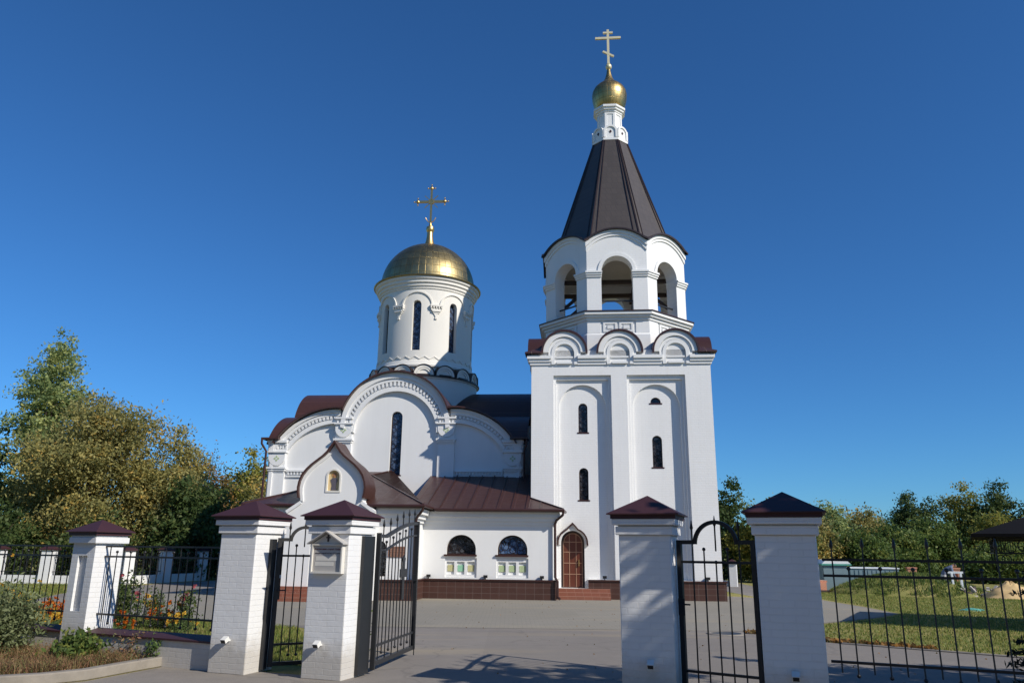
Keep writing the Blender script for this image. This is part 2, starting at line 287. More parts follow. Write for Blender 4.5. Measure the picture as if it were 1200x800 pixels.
# ------------------------------------------------------------------ mesh helpers
def arc(cx, cz, r, a0, a1, n=24, rz=None):
    rz = r if rz is None else rz
    return [(cx + r*math.cos(R(a0+(a1-a0)*i/n)), cz + rz*math.sin(R(a0+(a1-a0)*i/n))) for i in range(n+1)]
def rect(a0, a1, z0, z1): return [(a0, z0), (a1, z0), (a1, z1), (a0, z1)]
def archloop(c, hw, z0, zs, n=18, rz=None):
    """rectangle with a round top: springing at zs"""
    return [(c-hw, z0), (c+hw, z0)] + arc(c, zs, hw, 0, 180, n, rz)
def ringband(cx, cz, ro, ri, a0, a1, n=28, czi=None):
    czi = cz if czi is None else czi
    return arc(cx, cz, ro, a0, a1, n) + list(reversed(arc(cx, czi, ri, a0, a1, n)))
def front(a, z, d): return (a, d, z)
class MB:
    def __init__(s): s.v = []; s.f = []; s.mi = []; s.cur = 0
    def add(s, vs, fs):
        k = len(s.v); s.v += [tuple(x) for x in vs]
        for f in fs: s.f.append(tuple(i+k for i in f)); s.mi.append(s.cur)
        return s
    def box(s, x0, x1, y0, y1, z0, z1):
        return s.add([(x0,y0,z0),(x1,y0,z0),(x1,y1,z0),(x0,y1,z0),(x0,y0,z1),(x1,y0,z1),(x1,y1,z1),(x0,y1,z1)],
                     [(0,3,2,1),(4,5,6,7),(0,1,5,4),(1,2,6,5),(2,3,7,6),(3,0,4,7)])
    def slab(s, loops, d0, d1, M=front, back=True):
        if loops and isinstance(loops[0][0], (int, float)): loops = [loops]
        tri = tessellate_polygon([[Vector((a, z, 0)) for a, z in lp] for lp in loops])
        flat = [p for lp in loops for p in lp]; n = len(flat)
        vs = [M(a, z, d0) for a, z in flat] + [M(a, z, d1) for a, z in flat]
        fs = [tuple(t) for t in tri]
        if back: fs += [(t[2]+n, t[1]+n, t[0]+n) for t in tri]
        k = 0
        for lp in loops:
            m_ = len(lp)
            for i in range(m_):
                j = (i+1) % m_
                fs.append((k+i, k+j, k+j+n, k+i+n))
            k += m_
        return s.add(vs, fs)
    def lathe(s, prof, n, c=(0, 0), a0=0, a1=360, phase=0):
        full = abs(a1-a0) >= 360; m_ = n if full else n+1
        vs = []
        for r, z in prof:
            for i in range(m_):
                a = R(a0+phase+(a1-a0)*i/n); vs.append((c[0]+r*math.cos(a), c[1]+r*math.sin(a), z))
        fs = []
        for j in range(len(prof)-1):
            for i in range(n):
                i2 = (i+1) % m_ if full else i+1
                fs.append((j*m_+i, j*m_+i2, (j+1)*m_+i2, (j+1)*m_+i))
        return s.add(vs, fs)
    def tube(s, pts, r, n=8, r1=None):
        pts = [Vector(p) for p in pts]; m_ = len(pts); vs = []; up = None
        for i, p in enumerate(pts):
            t = (pts[min(i+1, m_-1)] - pts[max(i-1, 0)]).normalized()
            if up is None: up = Vector((0, 0, 1)) if abs(t.z) < 0.9 else Vector((1, 0, 0))
            x = t.cross(up).normalized(); y = x.cross(t).normalized(); up = y
            rr = r if r1 is None else r + (r1-r)*i/(m_-1)
            for k in range(n):
                a = 2*math.pi*k/n; vs.append(p + x*(rr*math.cos(a)) + y*(rr*math.sin(a)))
        fs = [(i*n+k, i*n+(k+1) % n, (i+1)*n+(k+1) % n, (i+1)*n+k) for i in range(m_-1) for k in range(n)]
        fs += [tuple(range(n-1, -1, -1)), tuple((m_-1)*n+k for k in range(n))]
        return s.add(vs, fs)
    def bar(s, p, q, wx, wy=None):
        """square bar between two points"""
        wy = wy or wx; p = Vector(p); q = Vector(q); t = (q-p).normalized()
        up = Vector((0, 0, 1)) if abs(t.z) < 0.9 else Vector((0, 1, 0))
        x = t.cross(up).normalized()*(wx/2); y = x.cross(t).normalized()*(wy/2)
        vs = [e + sx*x + sy*y for e in (p, q) for sx, sy in ((-1,-1),(1,-1),(1,1),(-1,1))]
        return s.add(vs, [(3,2,1,0),(4,5,6,7),(0,1,5,4),(1,2,6,5),(2,3,7,6),(3,0,4,7)])
    def sphere(s, c, r, n=12, rz=None):
        rz = rz or r
        return s.lathe([(max(1e-4, r*math.cos(R(-90+180*i/8))), c[2]+rz*math.sin(R(-90+180*i/8))) for i in range(9)], n, (c[0], c[1]))
    def poly(s, pts): return s.add(pts, [tuple(range(len(pts)))])
    def build(s, name, mat, parent=None, weld=True, bevel=0, angle=32, label=None, recalc=True):
        me = bpy.data.meshes.new(name); me.from_pydata(s.v, [], s.f)
        if weld:
            bm = bmesh.new(); bm.from_mesh(me)
            if any(s.mi):
                for f, i in zip(bm.faces, s.mi): f.material_index = i
            bmesh.ops.remove_doubles(bm, verts=bm.verts, dist=1e-4)
            if recalc: bmesh.ops.recalc_face_normals(bm, faces=bm.faces)
            bm.to_mesh(me); bm.free()
            me.polygons.foreach_set('use_smooth', [True]*len(me.polygons)); me.set_sharp_from_angle(angle=R(angle))
        mats = mat if isinstance(mat, list) else [mat]
        for x in mats: me.materials.append(MAT[x])
        o = bpy.data.objects.new(name, me); COL.objects.link(o)
        if parent is not None: o.parent = parent
        if bevel:
            b = o.modifiers.new('bevel', 'BEVEL'); b.width = bevel; b.segments = 2; b.limit_method = 'ANGLE'; b.angle_limit = R(40)
        if label: o['label'] = label
        return o
def tag(o, label, cat, group=None):
    o['label'] = label; o['category'] = cat
    if group: o['group'] = group
    return o
def thing(name, label, cat, loc=(0, 0, 0), rz=0, group=None):
    o = bpy.data.objects.new(name, None); o.empty_display_size = 0.3; COL.objects.link(o)
    o.location = loc; o.rotation_euler = (0, 0, rz)
    return tag(o, label, cat, group)
def copytree(o, parent=None):
    c = o.copy(); COL.objects.link(c)
    if parent is not None: c.parent = parent
    for ch in list(o.children): copytree(ch, c)
    return c
def sheet(name, pts, z, mat, kind='structure'):
    mb = MB(); tri = tessellate_polygon([[Vector((x, y, 0)) for x, y in pts]])
    mb.add([(x, y, z) for x, y in pts], [tuple(t) for t in tri])
    o = mb.build(name, mat); o['kind'] = kind
    for p in o.data.polygons:
        pass
    return o

# ------------------------------------------------------------------ ground
sheet('ground', [(-900, -300), (900, -300), (900, 2500), (-900, 2500)], 0.0, 'ground')
# fence line through the pillars
sheet('road', [(-40, -25), (40, -25), (40, -7.0), (20.0, 0.6), (9.0, 5.6), (3.2, 8.25), (1.6, 9.3), (-2.4, 10.75), (-3.6, 11.2), (-4.35, 11.6), (-4.76, 11.52), (-5.18, 10.19), (-5.9, 9.5), (-7.5, 8.8), (-14, 8.0), (-40, 6)], 0.004, 'asphalt')
yard = [(-2.4, 10.75), (1.6, 9.3), (3.2, 8.25), (9.0, 5.6), (20.0, 0.6), (24, 1.5), (13, 9.6), (8.47, 13.51), (6.05, 15.34), (5.02, 16.92), (5.8, 17.9), (7.64, 19.57), (9.6, 21.3), (11.0, 22.9), (11.25, 25.3), (11.3, 28.6), (12.2, 39.4), (14.0, 58), (9.3, 58), (9.9, 44), (9.4, 34), (9.4, 30), (-1, 42), (-14.6, 41), (-15.8, 36.5), (-15.5, 28), (-14.3, 24), (-12.6, 21.6), (-9.5, 19.6), (-6.5, 18.2), (-4.3, 17.1), (-3.4, 14.5), (-2.5, 12.2)]
sheet('yard', yard, 0.004, 'asphalt')
sheet('paving', [(-12.3, 21.8), (-9.3, 19.75), (-6.4, 18.3), (-4.6, 17.45), (5.2, 17.35), (7.5, 19.55), (9.5, 21.3), (10.9, 22.95), (11.1, 25.3), (11.1, 29), (9.0, 29.0), (-13.6, 29.0), (-14.2, 25.5)], 0.008, 'paver')
# kerb of the weed bed
def kerb(pts, name='kerb', wd=0.15, h=0.13):
    mb = MB(); n = len(pts); L_ = []
    for i, p in enumerate(pts):
        a = Vector(pts[max(0, i-1)]); b = Vector(pts[min(n-1, i+1)]); t = (b-a).normalized(); nn = Vector((-t.y, t.x)); L_.append((Vector(p), nn))
    vs = []
    for p, nn in L_:
        a = p; b = p + nn*wd
        vs += [(a.x, a.y, 0.0), (a.x, a.y, h), (b.x, b.y, h), (b.x, b.y, 0.0)]
    fs = [(4*i+k, 4*i+(k+1) % 4, 4*(i+1)+(k+1) % 4, 4*(i+1)+k) for i in range(n-1) for k in range(4)] + [(0, 1, 2, 3), (4*n-1, 4*n-2, 4*n-3, 4*n-4)]
    mb.add(vs, fs); o = mb.build(name, 'concrete', bevel=0.015); o['kind'] = 'structure'; return o
kerb([(-4.42, 11.62), (-4.62, 11.66), (-4.80, 11.45), (-5.00, 10.9), (-5.20, 10.25), (-5.55, 9.85), (-6.1, 9.55), (-7.5, 9.0), (-14, 8.2)][::-1])
kerb([(6.2, 15.22), (8.47, 13.42), (13, 9.5), (24, 1.4)][::-1], wd=0.08, h=0.03)
sheet('flower_bed_soil', [(-4.4, 11.75), (-4.85, 11.6), (-5.1, 10.9), (-5.3, 10.3), (-6.1, 9.7), (-7.5, 9.15), (-14, 8.4), (-14, 15.6), (-6.6, 12.35)], 0.06, 'soil')
sheet('planting_strip', [(-14, 19.3), (-9, 16.2), (-6.0, 14.9), (-5.6, 16.2), (-7.4, 17.4), (-10.5, 18.4), (-13.5, 20.6)], 0.012, 'soil')
# grassy mound on the right lawn
def mound(name, cx, cy, rx, ry, h, mat, seed, rough=0.25, n=28, kind=None, z0=0.0, peak=False):
    rnd = random.Random(seed); mb = MB(); vs = []
    rings = 9
    for j in range(rings+1):
        t = j/rings
        for i in range(n):
            a = 2*math.pi*i/n; q = 1+rough*(rnd.random()-0.5)*(1 if j else 0.7)
            vs.append((cx+rx*(1-t)*math.cos(a)*q, cy+ry*(1-t)*math.sin(a)*q, z0 + h*(t**0.9 if peak else 1-(1-t)**2)*(1+rough*(rnd.random()-0.5)) if j else z0-0.02))
    fs = [(j*n+i, j*n+(i+1) % n, (j+1)*n+(i+1) % n, (j+1)*n+i) for j in range(rings) for i in range(n)]
    mb.add(vs, fs); o = mb.build(name, mat, angle=180)
    if kind: o['kind'] = kind
    return o
mound('mound', 17.1, 34.5, 3.3, 2.8, 0.80, 'ground', 3, 0.15, kind='structure')
# ------------------------------------------------------------------ the church (local frame: x along the front, y into depth)
CH = thing('church', 'white Orthodox church with gilded dome, bell tower, brown roofs and brown tiled plinth', 'church', (0.75, 28.35, 0), R(-5))
def side(W, ox, oy, k):
    def M(a, z, d):
        x, y = ((a, d), (W-d, a), (W-a, W-d), (d, W-a))[k]
        return (ox+x, oy+y, z)
    return M
def window(a, z0, zs, hw, M, d, pane='glass', sill=True, frame=0.035, grille='cross', lab=None):
    """round-topped window in an opening: frame > pane, grille, sill"""
    mb = MB(); mb.slab([archloop(a, hw, z0, zs), archloop(a, hw-frame, z0+frame, zs)], d-0.03, d+0.03, M)
    w_ = mb.build('window', 'darktrim', CH, label=lab)
    p = MB(); p.slab(archloop(a, hw-frame*0.5, z0+frame*0.5, zs), d+0.005, d+0.012, M); p.build('pane', pane, w_)
    g = MB()
    if grille == 'cross':
        n = max(2, int((zs-z0)/(2*hw-2*frame)/0.8)); h = (zs-z0-frame)/n; q = hw-frame
        for i in range(n):
            zb = z0+frame+i*h
            g.bar(M(a-q, zb, d-0.008), M(a+q, zb+h, d-0.008), 0.012); g.bar(M(a+q, zb, d-0.012), M(a-q, zb+h, d-0.012), 0.012)
    elif grille == 'rings':
        for (cx, cz, r) in ((0, 0.30, 0.13), (-0.26, 0.17, 0.13), (0.26, 0.17, 0.13), (0, 0.08, 0.10), (-0.40, 0.05, 0.07), (0.40, 0.05, 0.07), (-0.17, 0.36, 0.06), (0.17, 0.36, 0.06)):
            g.slab([arc(a+cx, zs+cz, r, 0, 360, 20)[:-1], arc(a+cx, zs+cz, r-0.014, 0, 360, 20)[:-1]], d-0.012, d+0.0, M)
    if g.v: g.build('grille', 'darktrim', w_)
    if sill:
        s_ = MB(); s_.slab(rect(a-hw-0.05, a+hw+0.05, z0-0.045, z0+0.004), d-0.155, d+0.03, M); s_.build('sill', 'pipe', w_)
    return w_
def kokoshnik(mb, rf, c, cz, r, M, d=0.0, legs=None):
    mb.slab(arc(c, cz, r-0.02, 0, 180, 24) + [(c-r+0.02, cz-0.15), (c+r-0.02, cz-0.15)], d, d+0.5, M)
    mb.slab(ringband(c, cz, r, r*0.76, 0, 180), d-0.10, d+0.01, M)
    mb.slab(ringband(c, cz-0.02, r*0.755, r*0.62, 0, 180), d-0.045, d+0.011, M)
    mb.slab(ringband(c, cz-0.04, r*0.615, r*0.46, 0, 180), d-0.075, d+0.012, M)
    if legs:
        for sx in (-1, 1):
            x0, x1 = sorted((c+sx*r*0.615, c+sx*r*0.46)); mb.slab(rect(x0, x1, legs, cz-0.04), d-0.075, d+0.012, M)
            x0, x1 = sorted((c+sx*r*0.755, c+sx*r*0.615)); mb.slab(rect(x0, x1, legs+0.1, cz-0.02), d-0.055, d+0.011, M)
        mb.slab(rect(c-r*0.36, c+r*0.36, legs+0.02, legs+0.10), d-0.09, d+0.012, M)
        mb.slab(rect(c-r*0.42, c+r*0.42, cz-0.22, cz-0.16), d-0.045, d+0.012, M)
    rf.slab(ringband(c, cz, r+0.075, r+0.003, -3, 183), d-0.17, d+1.3, M)

# ---- bell tower: walls with stepped blind arches
W = 6.66
tw = MB(); tk = MB(); tr = MB(); tp = MB()
arches = (1.905, 4.64)
for k in range(4):
    M = side(W, 0, 0, k)
    A0, A1 = (0, W) if k % 2 == 0 else (0.55, W-0.55)
    frontside = (k == 0)
    out = rect(A0, A1, 0.0, 8.95)
    def foot(lp, c):      # the door bay's recess runs down to the door sill
        return lp[:1] + [(0.97, 0.66), (0.97, 0.36), (2.02, 0.36), (2.02, 0.66)] + lp[1:] if frontside and c < 3 else lp
    tw.slab([out] + [foot(rect(c-1.075, c+1.075, 0.66, 7.99), c) for c in arches], 0.0, 0.11, M, back=False)
    tw.slab([out] + [foot(rect(c-0.975, c+0.975, 0.66, 7.84), c) for c in arches], 0.11, 0.21, M, back=False)
    tw.slab([out] + [foot(archloop(c, 0.875, 0.66, 6.79), c) for c in arches], 0.21, 0.33, M, back=False)
    holes = []
    if frontside:
        holes = [archloop(1.92, 0.17, 5.88, 6.81), archloop(1.92, 0.17, 3.41, 4.40), archloop(4.63, 0.19, 6.97, 7.0), archloop(4.63, 0.18, 4.60, 5.58), archloop(1.49, 0.42, 0.36, 1.90)]
    else:
        holes = [archloop(c, 0.17, 4.6, 5.58) for c in arches]
        for c in arches: window(c, 4.6, 5.58, 0.17, M, 0.46, 'glassdark')
    tw.slab([out] + holes, 0.33, 0.55, M)
    # cornice steps, interrupted by the kokoshniks
    ks = (1.25, 3.33, 5.41)
    for z0, z1, pr in ((8.39, 8.50, 0.05), (8.50, 8.61, 0.10), (8.61, 8.73, 0.16)):
        e0, e1 = (-pr, W+pr) if k % 2 == 0 else (0.0, W)
        cuts = [e0] + [x for c in ks for x in (c-0.50, c+0.50)] + [e1]
        for i in range(0, len(cuts), 2): tk.slab(rect(cuts[i], cuts[i+1], z0, z1), -pr, 0.0, M)
    for c in ks:
        kokoshnik(tk, tr, c, 8.87, 0.80, M, 0.0, 8.40)
    e0, e1 = (-0.10, W+0.10) if k % 2 == 0 else (0.0, W)
    gaps = [(0.95, 2.03)] if frontside else []
    segs = [(e0, 0.95), (2.03, e1)] if frontside else [(e0, e1)]
    for a0, a1 in segs:
        tp.slab(rect(a0, a1, 0.0, 0.60), -0.10, 0.0, M)
tw.build('tower_wall', 'brickwhite', CH)
tk.build('cornice', 'white', CH)
tr.build('kokoshnik_roof', 'pipe', CH)
tp.build('plinth', 'plinth', CH)
pc = MB()
for k in range(4):
    M = side(W, 0, 0, k); e0, e1 = (-0.14, W+0.14) if k % 2 == 0 else (0.0, W)
    for a0, a1 in ([(e0, 0.95), (2.03, e1)] if k == 0 else [(e0, e1)]):
        pc.slab(rect(a0, a1, 0.602, 0.655), -0.14, 0.005 if k % 2 == 0 else 0.0, M)
pc.build('plinth_cap', 'pipe', CH)
M0 = side(W, 0, 0, 0)
window(1.92, 5.88, 6.81, 0.17, M0, 0.47, 'glassdark')
window(1.92, 3.41, 4.40, 0.17, M0, 0.47, 'glassdark')
window(4.63, 6.97, 7.0, 0.19, M0, 0.47, 'glassdark', grille=None)
window(4.63, 4.60, 5.58, 0.18, M0, 0.47, 'glassdark')
dk = MB(); dk.box(0.2, W-0.2, 0.2, W-0.2, 8.80, 8.88); dk.build('tower_deck', 'pipe', CH)
# corner roofs between the kokoshniks
for sx in (0, 1):
    for sy in (0, 1):
        cr = MB()
        x0, x1 = (-0.24, 0.44) if not sx else (W-0.44, W+0.24); y0, y1 = (-0.24, 0.44) if not sy else (W-0.44, W+0.24)
        xi, yi = (x1, y1) if not sx and not sy else (x0 if sx else x1, y0 if sy else y1)
        z = 8.80
        cr.add([(x0,y0,z),(x1,y0,z),(x1,y1,z),(x0,y1,z),(x0,y0,z+.05),(x1,y0,z+.05),(x1,y1,z+.05),(x0,y1,z+.05),(xi,yi,z+0.42)],
               [(0,3,2,1),(0,1,5,4),(1,2,6,5),(2,3,7,6),(3,0,4,7),(4,5,8),(5,6,8),(6,7,8),(7,4,8)])
        cr.build('corner_roof', 'brown', CH)
# ---- tower door, hood, steps
dm = MB(); dm.slab([archloop(1.49, 0.42, 0.36, 1.90), archloop(1.49, 0.355, 0.36, 1.90)], 0.40, 0.50, M0); door = dm.build('door', 'darktrim', CH, label='brown arched door at the foot of the bell tower')
d2 = MB(); d2.slab(archloop(1.49, 0.37, 0.37, 1.90), 0.44, 0.48, M0); d2.build('door_leaf', 'wood', door)
mu = MB()
for x in (-0.355+0.02, -0.12, 0.12, 0.355-0.02): mu.slab(rect(1.49+x-0.012, 1.49+x+0.012, 0.38, 1.90+ (0.33 if abs(x) < .2 else 0.0)), 0.425, 0.445, M0)
for z in (0.82, 1.20, 1.58, 1.93): mu.slab(rect(1.14, 1.84, z-0.012, z+0.012), 0.427, 0.446, M0)
mu.slab(ringband(1.49, 1.90, 0.335, 0.312, 0, 180), 0.426, 0.446, M0)
mu.build('muntin', 'muntin', door)
hd = MB(); hd.box(1.49+0.20, 1.49+0.235, 0.37, 0.43, 1.10, 1.32); hd.build('handle', 'gold', door)
ho = MB()
prof_o = [(1.49+0.50, 1.83)] + [(1.49+0.50*math.cos(R(t)), 1.90+0.47*math.sin(R(t))) for t in (10, 25, 40, 55, 68)] + [(1.49+0.10, 2.44), (1.49, 2.54)]
prof_o += [(2*1.49-x, z) for x, z in reversed(prof_o[:-1])]
prof_i = [(1.49+0.425, 1.83)] + arc(1.49, 1.90, 0.425, 5, 175, 16) + [(1.49-0.425, 1.83)]
ho.slab(prof_o + list(reversed(prof_i)), 0.16, 0.40, M0); ho.build('door_hood', 'white', CH)
hr = MB()
po = [(1.49+0.56, 1.80)] + [(1.49+0.555*math.cos(R(t)), 1.90+0.52*math.sin(R(t))) for t in (10, 25, 40, 55, 68)] + [(1.49+0.11, 2.50), (1.49, 2.61)]
po += [(2*1.49-x, z) for x, z in reversed(po[:-1])]
hr.slab(po + list(reversed(prof_o)), 0.06, 0.40, M0); hr.build('hood_roof', 'pipe', CH)
st = MB()
for i, (y0, z1) in enumerate(((-0.02-0.32, 0.12), (-0.02-0.20, 0.24), (-0.02-0.0, 0.36))): pass
st.box(0.96, 2.78, -0.62, -0.105, 0.0, 0.118); st.box(0.962, 2.778, -0.45, -0.105, 0.118, 0.236); st.box(0.964, 2.02, -0.28, 0.42, 0.236, 0.358); st.box(2.02, 2.776, -0.28, -0.105, 0.236, 0.356)
st.build('steps', 'steps', CH, label='red brick steps before the arched tower door')

# ---- octagonal belfry
C0 = 3.33; T8 = math.tan(R(22.5))
def octM(Rf, k):
    th = R(45*k); n = (math.sin(th), -math.cos(th)); t = (math.cos(th), math.sin(th)); hw = Rf*T8
    def M(a, z, d):
        if abs(abs(a)-hw) < 1e-3: a = math.copysign((Rf-d)*T8, a)
        return (C0+n[0]*(Rf-d)+t[0]*a, C0+n[1]*(Rf-d)+t[1]*a, z)
    return M
def octring(mb, prof, c=(C0, C0)):
    """octagonal lathe; radii are across-flats half widths, first facet faces the front"""
    mb.lathe([(r/math.cos(R(22.5)), z) for r, z in prof], 8, c, phase=22.5)
RF = 2.86; HW = RF*T8
ob = MB(); octring(ob, [(2.5, 8.7), (RF+0.06, 8.7), (RF+0.06, 9.68), (RF+0.02, 9.74), (RF-0.02, 9.76), (RF-0.02, 10.24), (RF+0.07, 10.26), (RF+0.07, 10.36), (RF+0.16, 10.37), (RF+0.16, 10.45), (RF+0.25, 10.46), (RF+0.25, 10.56), (2.2, 10.56)])
for k in range(8):
    M = octM(RF-0.02, k)
    for c in (-0.31, 0.31):
        ob.slab([rect(c-0.27, c+0.27, 9.80, 10.19), rect(c-0.19, c+0.19, 9.87, 10.12)], -0.045, 0.01, M)
        ob.slab(rect(c-0.11, c+0.11, 9.93, 10.06), -0.05, 0.01, M)
    ob.slab(rect(-(RF-.02)*T8, -0.68, 9.75, 10.25), -0.04, 0.01, M); ob.slab(rect(0.68, (RF-.02)*T8, 9.75, 10.25), -0.04, 0.01, M)
ob.build('belfry_base', 'white', CH)
os_ = MB(); octring(os_, [(2.0, 10.564), (RF+0.29, 10.564), (RF+0.29, 10.60), (RF+0.05, 10.66), (2.0, 10.66)]); os_.build('belfry_sill', 'pipe', CH)
oa = MB(); oc_ = MB(); orf = MB()
CR = (HW*HW+0.25)/(2*0.5); ZS, ZA = 13.53, 14.03; ang = math.degrees(math.asin(HW/CR))
def toparc(r_add=0.0, inset=0.0, n=18):
    r = CR + r_add; a_ = math.degrees(math.asin(min(1, (HW-inset)/r)))
    return [(r*math.sin(R(t)), ZA-CR+r*math.cos(R(t))) for t in [a_-2*a_*i/n for i in range(n+1)]]
for k in range(8):
    M = octM(RF, k); ow = 0.615
    out = [(-HW, 10.62), (-ow, 10.62)] + list(reversed(arc(0, 12.31, ow, 0, 180, 20))) + [(ow, 10.62), (HW, 10.62)] + toparc()
    oa.slab(out, 0.0, 0.50, M)
    M2 = octM(RF, k)
    oc_.slab(ringband(0, 12.31, ow+0.13, ow, 0, 180), -0.045, 0.02, M)
    ta = toparc(0.0); 
    oc_.slab(toparc(0.0) + list(reversed(toparc(-0.13))), -0.09, 0.0, M)
    oc_.slab(toparc(-0.135) + list(reversed(toparc(-0.24))), -0.045, 0.0, M)
    for sx in (-1, 1):
        for z0, z1, pr in ((12.06, 12.14, 0.05), (12.14, 12.22, 0.09), (12.22, 12.29, 0.13)):
            x0, x1 = sorted((sx*HW, sx*(ow-pr*0.3)))
            oc_.slab(rect(x0, x1, z0, z1), -pr, 0.5, M)
    orf.slab(toparc(0.06) + list(reversed(toparc(0.004))), -0.20, 0.95, M)
oa.build('belfry_arcade', 'brickwhite', CH); oc_.build('belfry_moulding', 'white', CH); orf.build('belfry_eaves', 'darktrim', CH)
be = MB()
for a in (0, 90):
    for off in (-0.9, 0.9):
        p, q = ((-2.55, off), (2.55, off)) if a == 0 else ((off, -2.55), (off, 2.55))
        be.bar((C0+p[0], C0+p[1], 12.52+a*0.0016), (C0+q[0], C0+q[1], 12.52+a*0.0016), 0.16, 0.16)
for sx in (-1, 1):
    for sy in (-1, 1):
        be.bar((C0+sx*2.2, C0+sy*0.9, 11.3), (C0+sx*0.9, C0+sy*0.9, 12.45), 0.12); be.bar((C0+sx*0.9, C0+sy*2.2, 11.3), (C0+sx*0.9, C0+sy*0.9, 12.45), 0.12)
be.build('bell_beam', 'timber', CH)
for k in range(8):
    M = octM(RF, k); ra = MB(); ra.slab(rect(-0.61, 0.61, 11.10, 11.15), 0.22, 0.27, M); ra.build('belfry_rail', 'iron', CH)
bc = MB(); octring(bc, [(2.40, 13.46), (0.01, 13.46)]); bc.build('belfry_ceiling', 'plaster', CH); bc = MB(); octring(bc, [(2.36, 10.665), (0.01, 10.665)]); bc.build('belfry_bounce_floor', 'plaster', CH)  # pale floor added to bounce light up to the ceiling
# tent roof
tt = MB(); octring(tt, [(2.62, 13.35), (2.50, 13.62), (1.58, 16.55), (0.75, 19.33), (0.01, 19.34)])
tent = tt.build('tent_roof', 'darkroof', CH, angle=20)
rg = MB()
for k in range(8):
    a = R(22.5+45*k); c, s_ = math.cos(a), math.sin(a); q = 1/math.cos(R(22.5))
    rg.bar((C0+c*2.50*q, C0+s_*2.50*q, 13.62), (C0+c*0.75*q, C0+s_*0.75*q, 19.33), 0.05, 0.05)
    for o2 in (-1, 1):
        a2 = a + o2*R(4.6)
        f2 = math.cos(R(22.5))/math.cos(R(22.5)-abs(R(4.6)))
        rg.bar((C0+math.cos(a2)*2.51*q*f2, C0+math.sin(a2)*2.51*q*f2, 13.62), (C0+math.cos(a2)*0.76*q*f2, C0+math.sin(a2)*0.76*q*f2, 19.33), 0.03, 0.03)
rg.build('roof_ridge', 'darktrim', tent)
# lantern with small kokoshniks, neck, onion
ln = MB(); octring(ln, [(0.5, 19.28), (0.79, 19.28), (0.79, 19.38), (0.75, 19.39), (0.75, 19.72), (0.52, 19.72), (0.52, 20.80), (0.58, 20.82), (0.58, 20.90), (0.65, 20.92), (0.65, 21.0), (0.71, 21.02), (0.71, 21.12), (0.4, 21.12)])
lnr = MB()
for k in range(8):
    M = octM(0.75, k); h = 0.75*T8-0.004
    ln.slab(arc(0, 19.72, h, 0, 180, 14), -0.002, 0.12, M)
    ln.slab(ringband(0, 19.72, h, h*0.72, 0, 180, 14), -0.05, 0.01, M)
    ln.slab(rect(-h, -h*0.72, 19.42, 19.72), -0.05, 0.01, M); ln.slab(rect(h*0.72, h, 19.42, 19.72), -0.05, 0.01, M)
    lnr.slab([(0, 19.62), (0.06, 19.70), (0, 19.78), (-0.06, 19.70)], -0.02, 0.0, M)
    M = octM(0.52, k); ln.slab([rect(-0.52*T8, 0.52*T8, 19.72, 20.80), rect(-0.14, 0.14, 20.12, 20.72)], -0.03, 0.01, M)
lan = ln.build('lantern', 'white', CH); lnr.build('rosette', 'pipe', lan)
on = MB(); on.lathe([(0.55, 21.10), (0.64, 21.25), (0.73, 21.47), (0.785, 21.72), (0.80, 21.98), (0.77, 22.14), (0.68, 22.32), (0.53, 22.48), (0.38, 22.60), (0.26, 22.73), (0.175, 22.90), (0.12, 23.10), (0.085, 23.32), (0.06, 23.42)], 44, (C0+0.03, C0))
on.build('onion_dome', 'onion', CH, angle=50)
def cross(name, cx, cy, zb, kind):
    mb = MB()
    if kind == 'tower':
        mb.sphere((cx, cy, 23.52), 0.15, 14); mb.lathe([(0.05, 23.6), (0.10, 23.66), (0.05, 23.72)], 10, (cx, cy))
        mb.box(cx-0.055, cx+0.055, cy-0.04, cy+0.04, 23.6, 25.54)
        mb.box(cx-0.60, cx+0.60, cy-0.042, cy+0.042, 25.03, 25.14); mb.box(cx-0.23, cx+0.23, cy-0.042, cy+0.042, 25.33, 25.42)
        mb.bar((cx-0.25, cy, 24.36), (cx+0.25, cy, 24.08), 0.084, 0.09)
    else:
        mb.lathe([(0.34, 16.27), (0.27, 16.45), (0.19, 16.72), (0.16, 16.95), (0.15, 17.18), (0.19, 17.24), (0.21, 17.34), (0.19, 17.46), (0.08, 17.54), (0.05, 17.7)], 18, (cx, cy))
        mb.box(cx-0.05, cx+0.05, cy-0.04, cy+0.04, 17.5, 19.62); mb.box(cx-0.68, cx+0.68, cy-0.042, cy+0.042, 18.83, 18.95)
        for (x, z) in ((-0.70, 18.89), (0.70, 18.89), (0, 19.64)):
            mb.sphere((cx+x, cy, z), 0.095, 10)
            for dx, dz in ((0.19, 0), (-0.19, 0), (0, 0.19), (0, -0.19)):
                mb.bar((cx+x, cy, z), (cx+x+dx, cy, z+dz), 0.045); mb.sphere((cx+x+dx, cy, z+dz), 0.038, 8)
        mb.lathe([(0.16, 0), (0.16, 0.001)], 4) if False else None
        mb.slab([arc(cx, 18.89, 0.15, 0, 360, 18)[:-1], arc(cx, 18.89, 0.08, 0, 360, 18)[:-1]], cy-0.05, cy+0.05)
        for dx in (-1, 1):
            for dz in (-1, 1): mb.bar((cx, cy, 18.89), (cx+dx*0.34, cy, 18.89+dz*0.34), 0.034)
            mb.tube([(cx, cy, 17.72), (cx+dx*0.12, cy, 17.78), (cx+dx*0.22, cy, 17.90), (cx+dx*0.26, cy, 18.0)], 0.022, 6)
    return mb.build(name, 'palegold' if kind == 'tower' else 'gold', CH)
cross('cross', C0+0.03, C0, 23.3, 'tower')

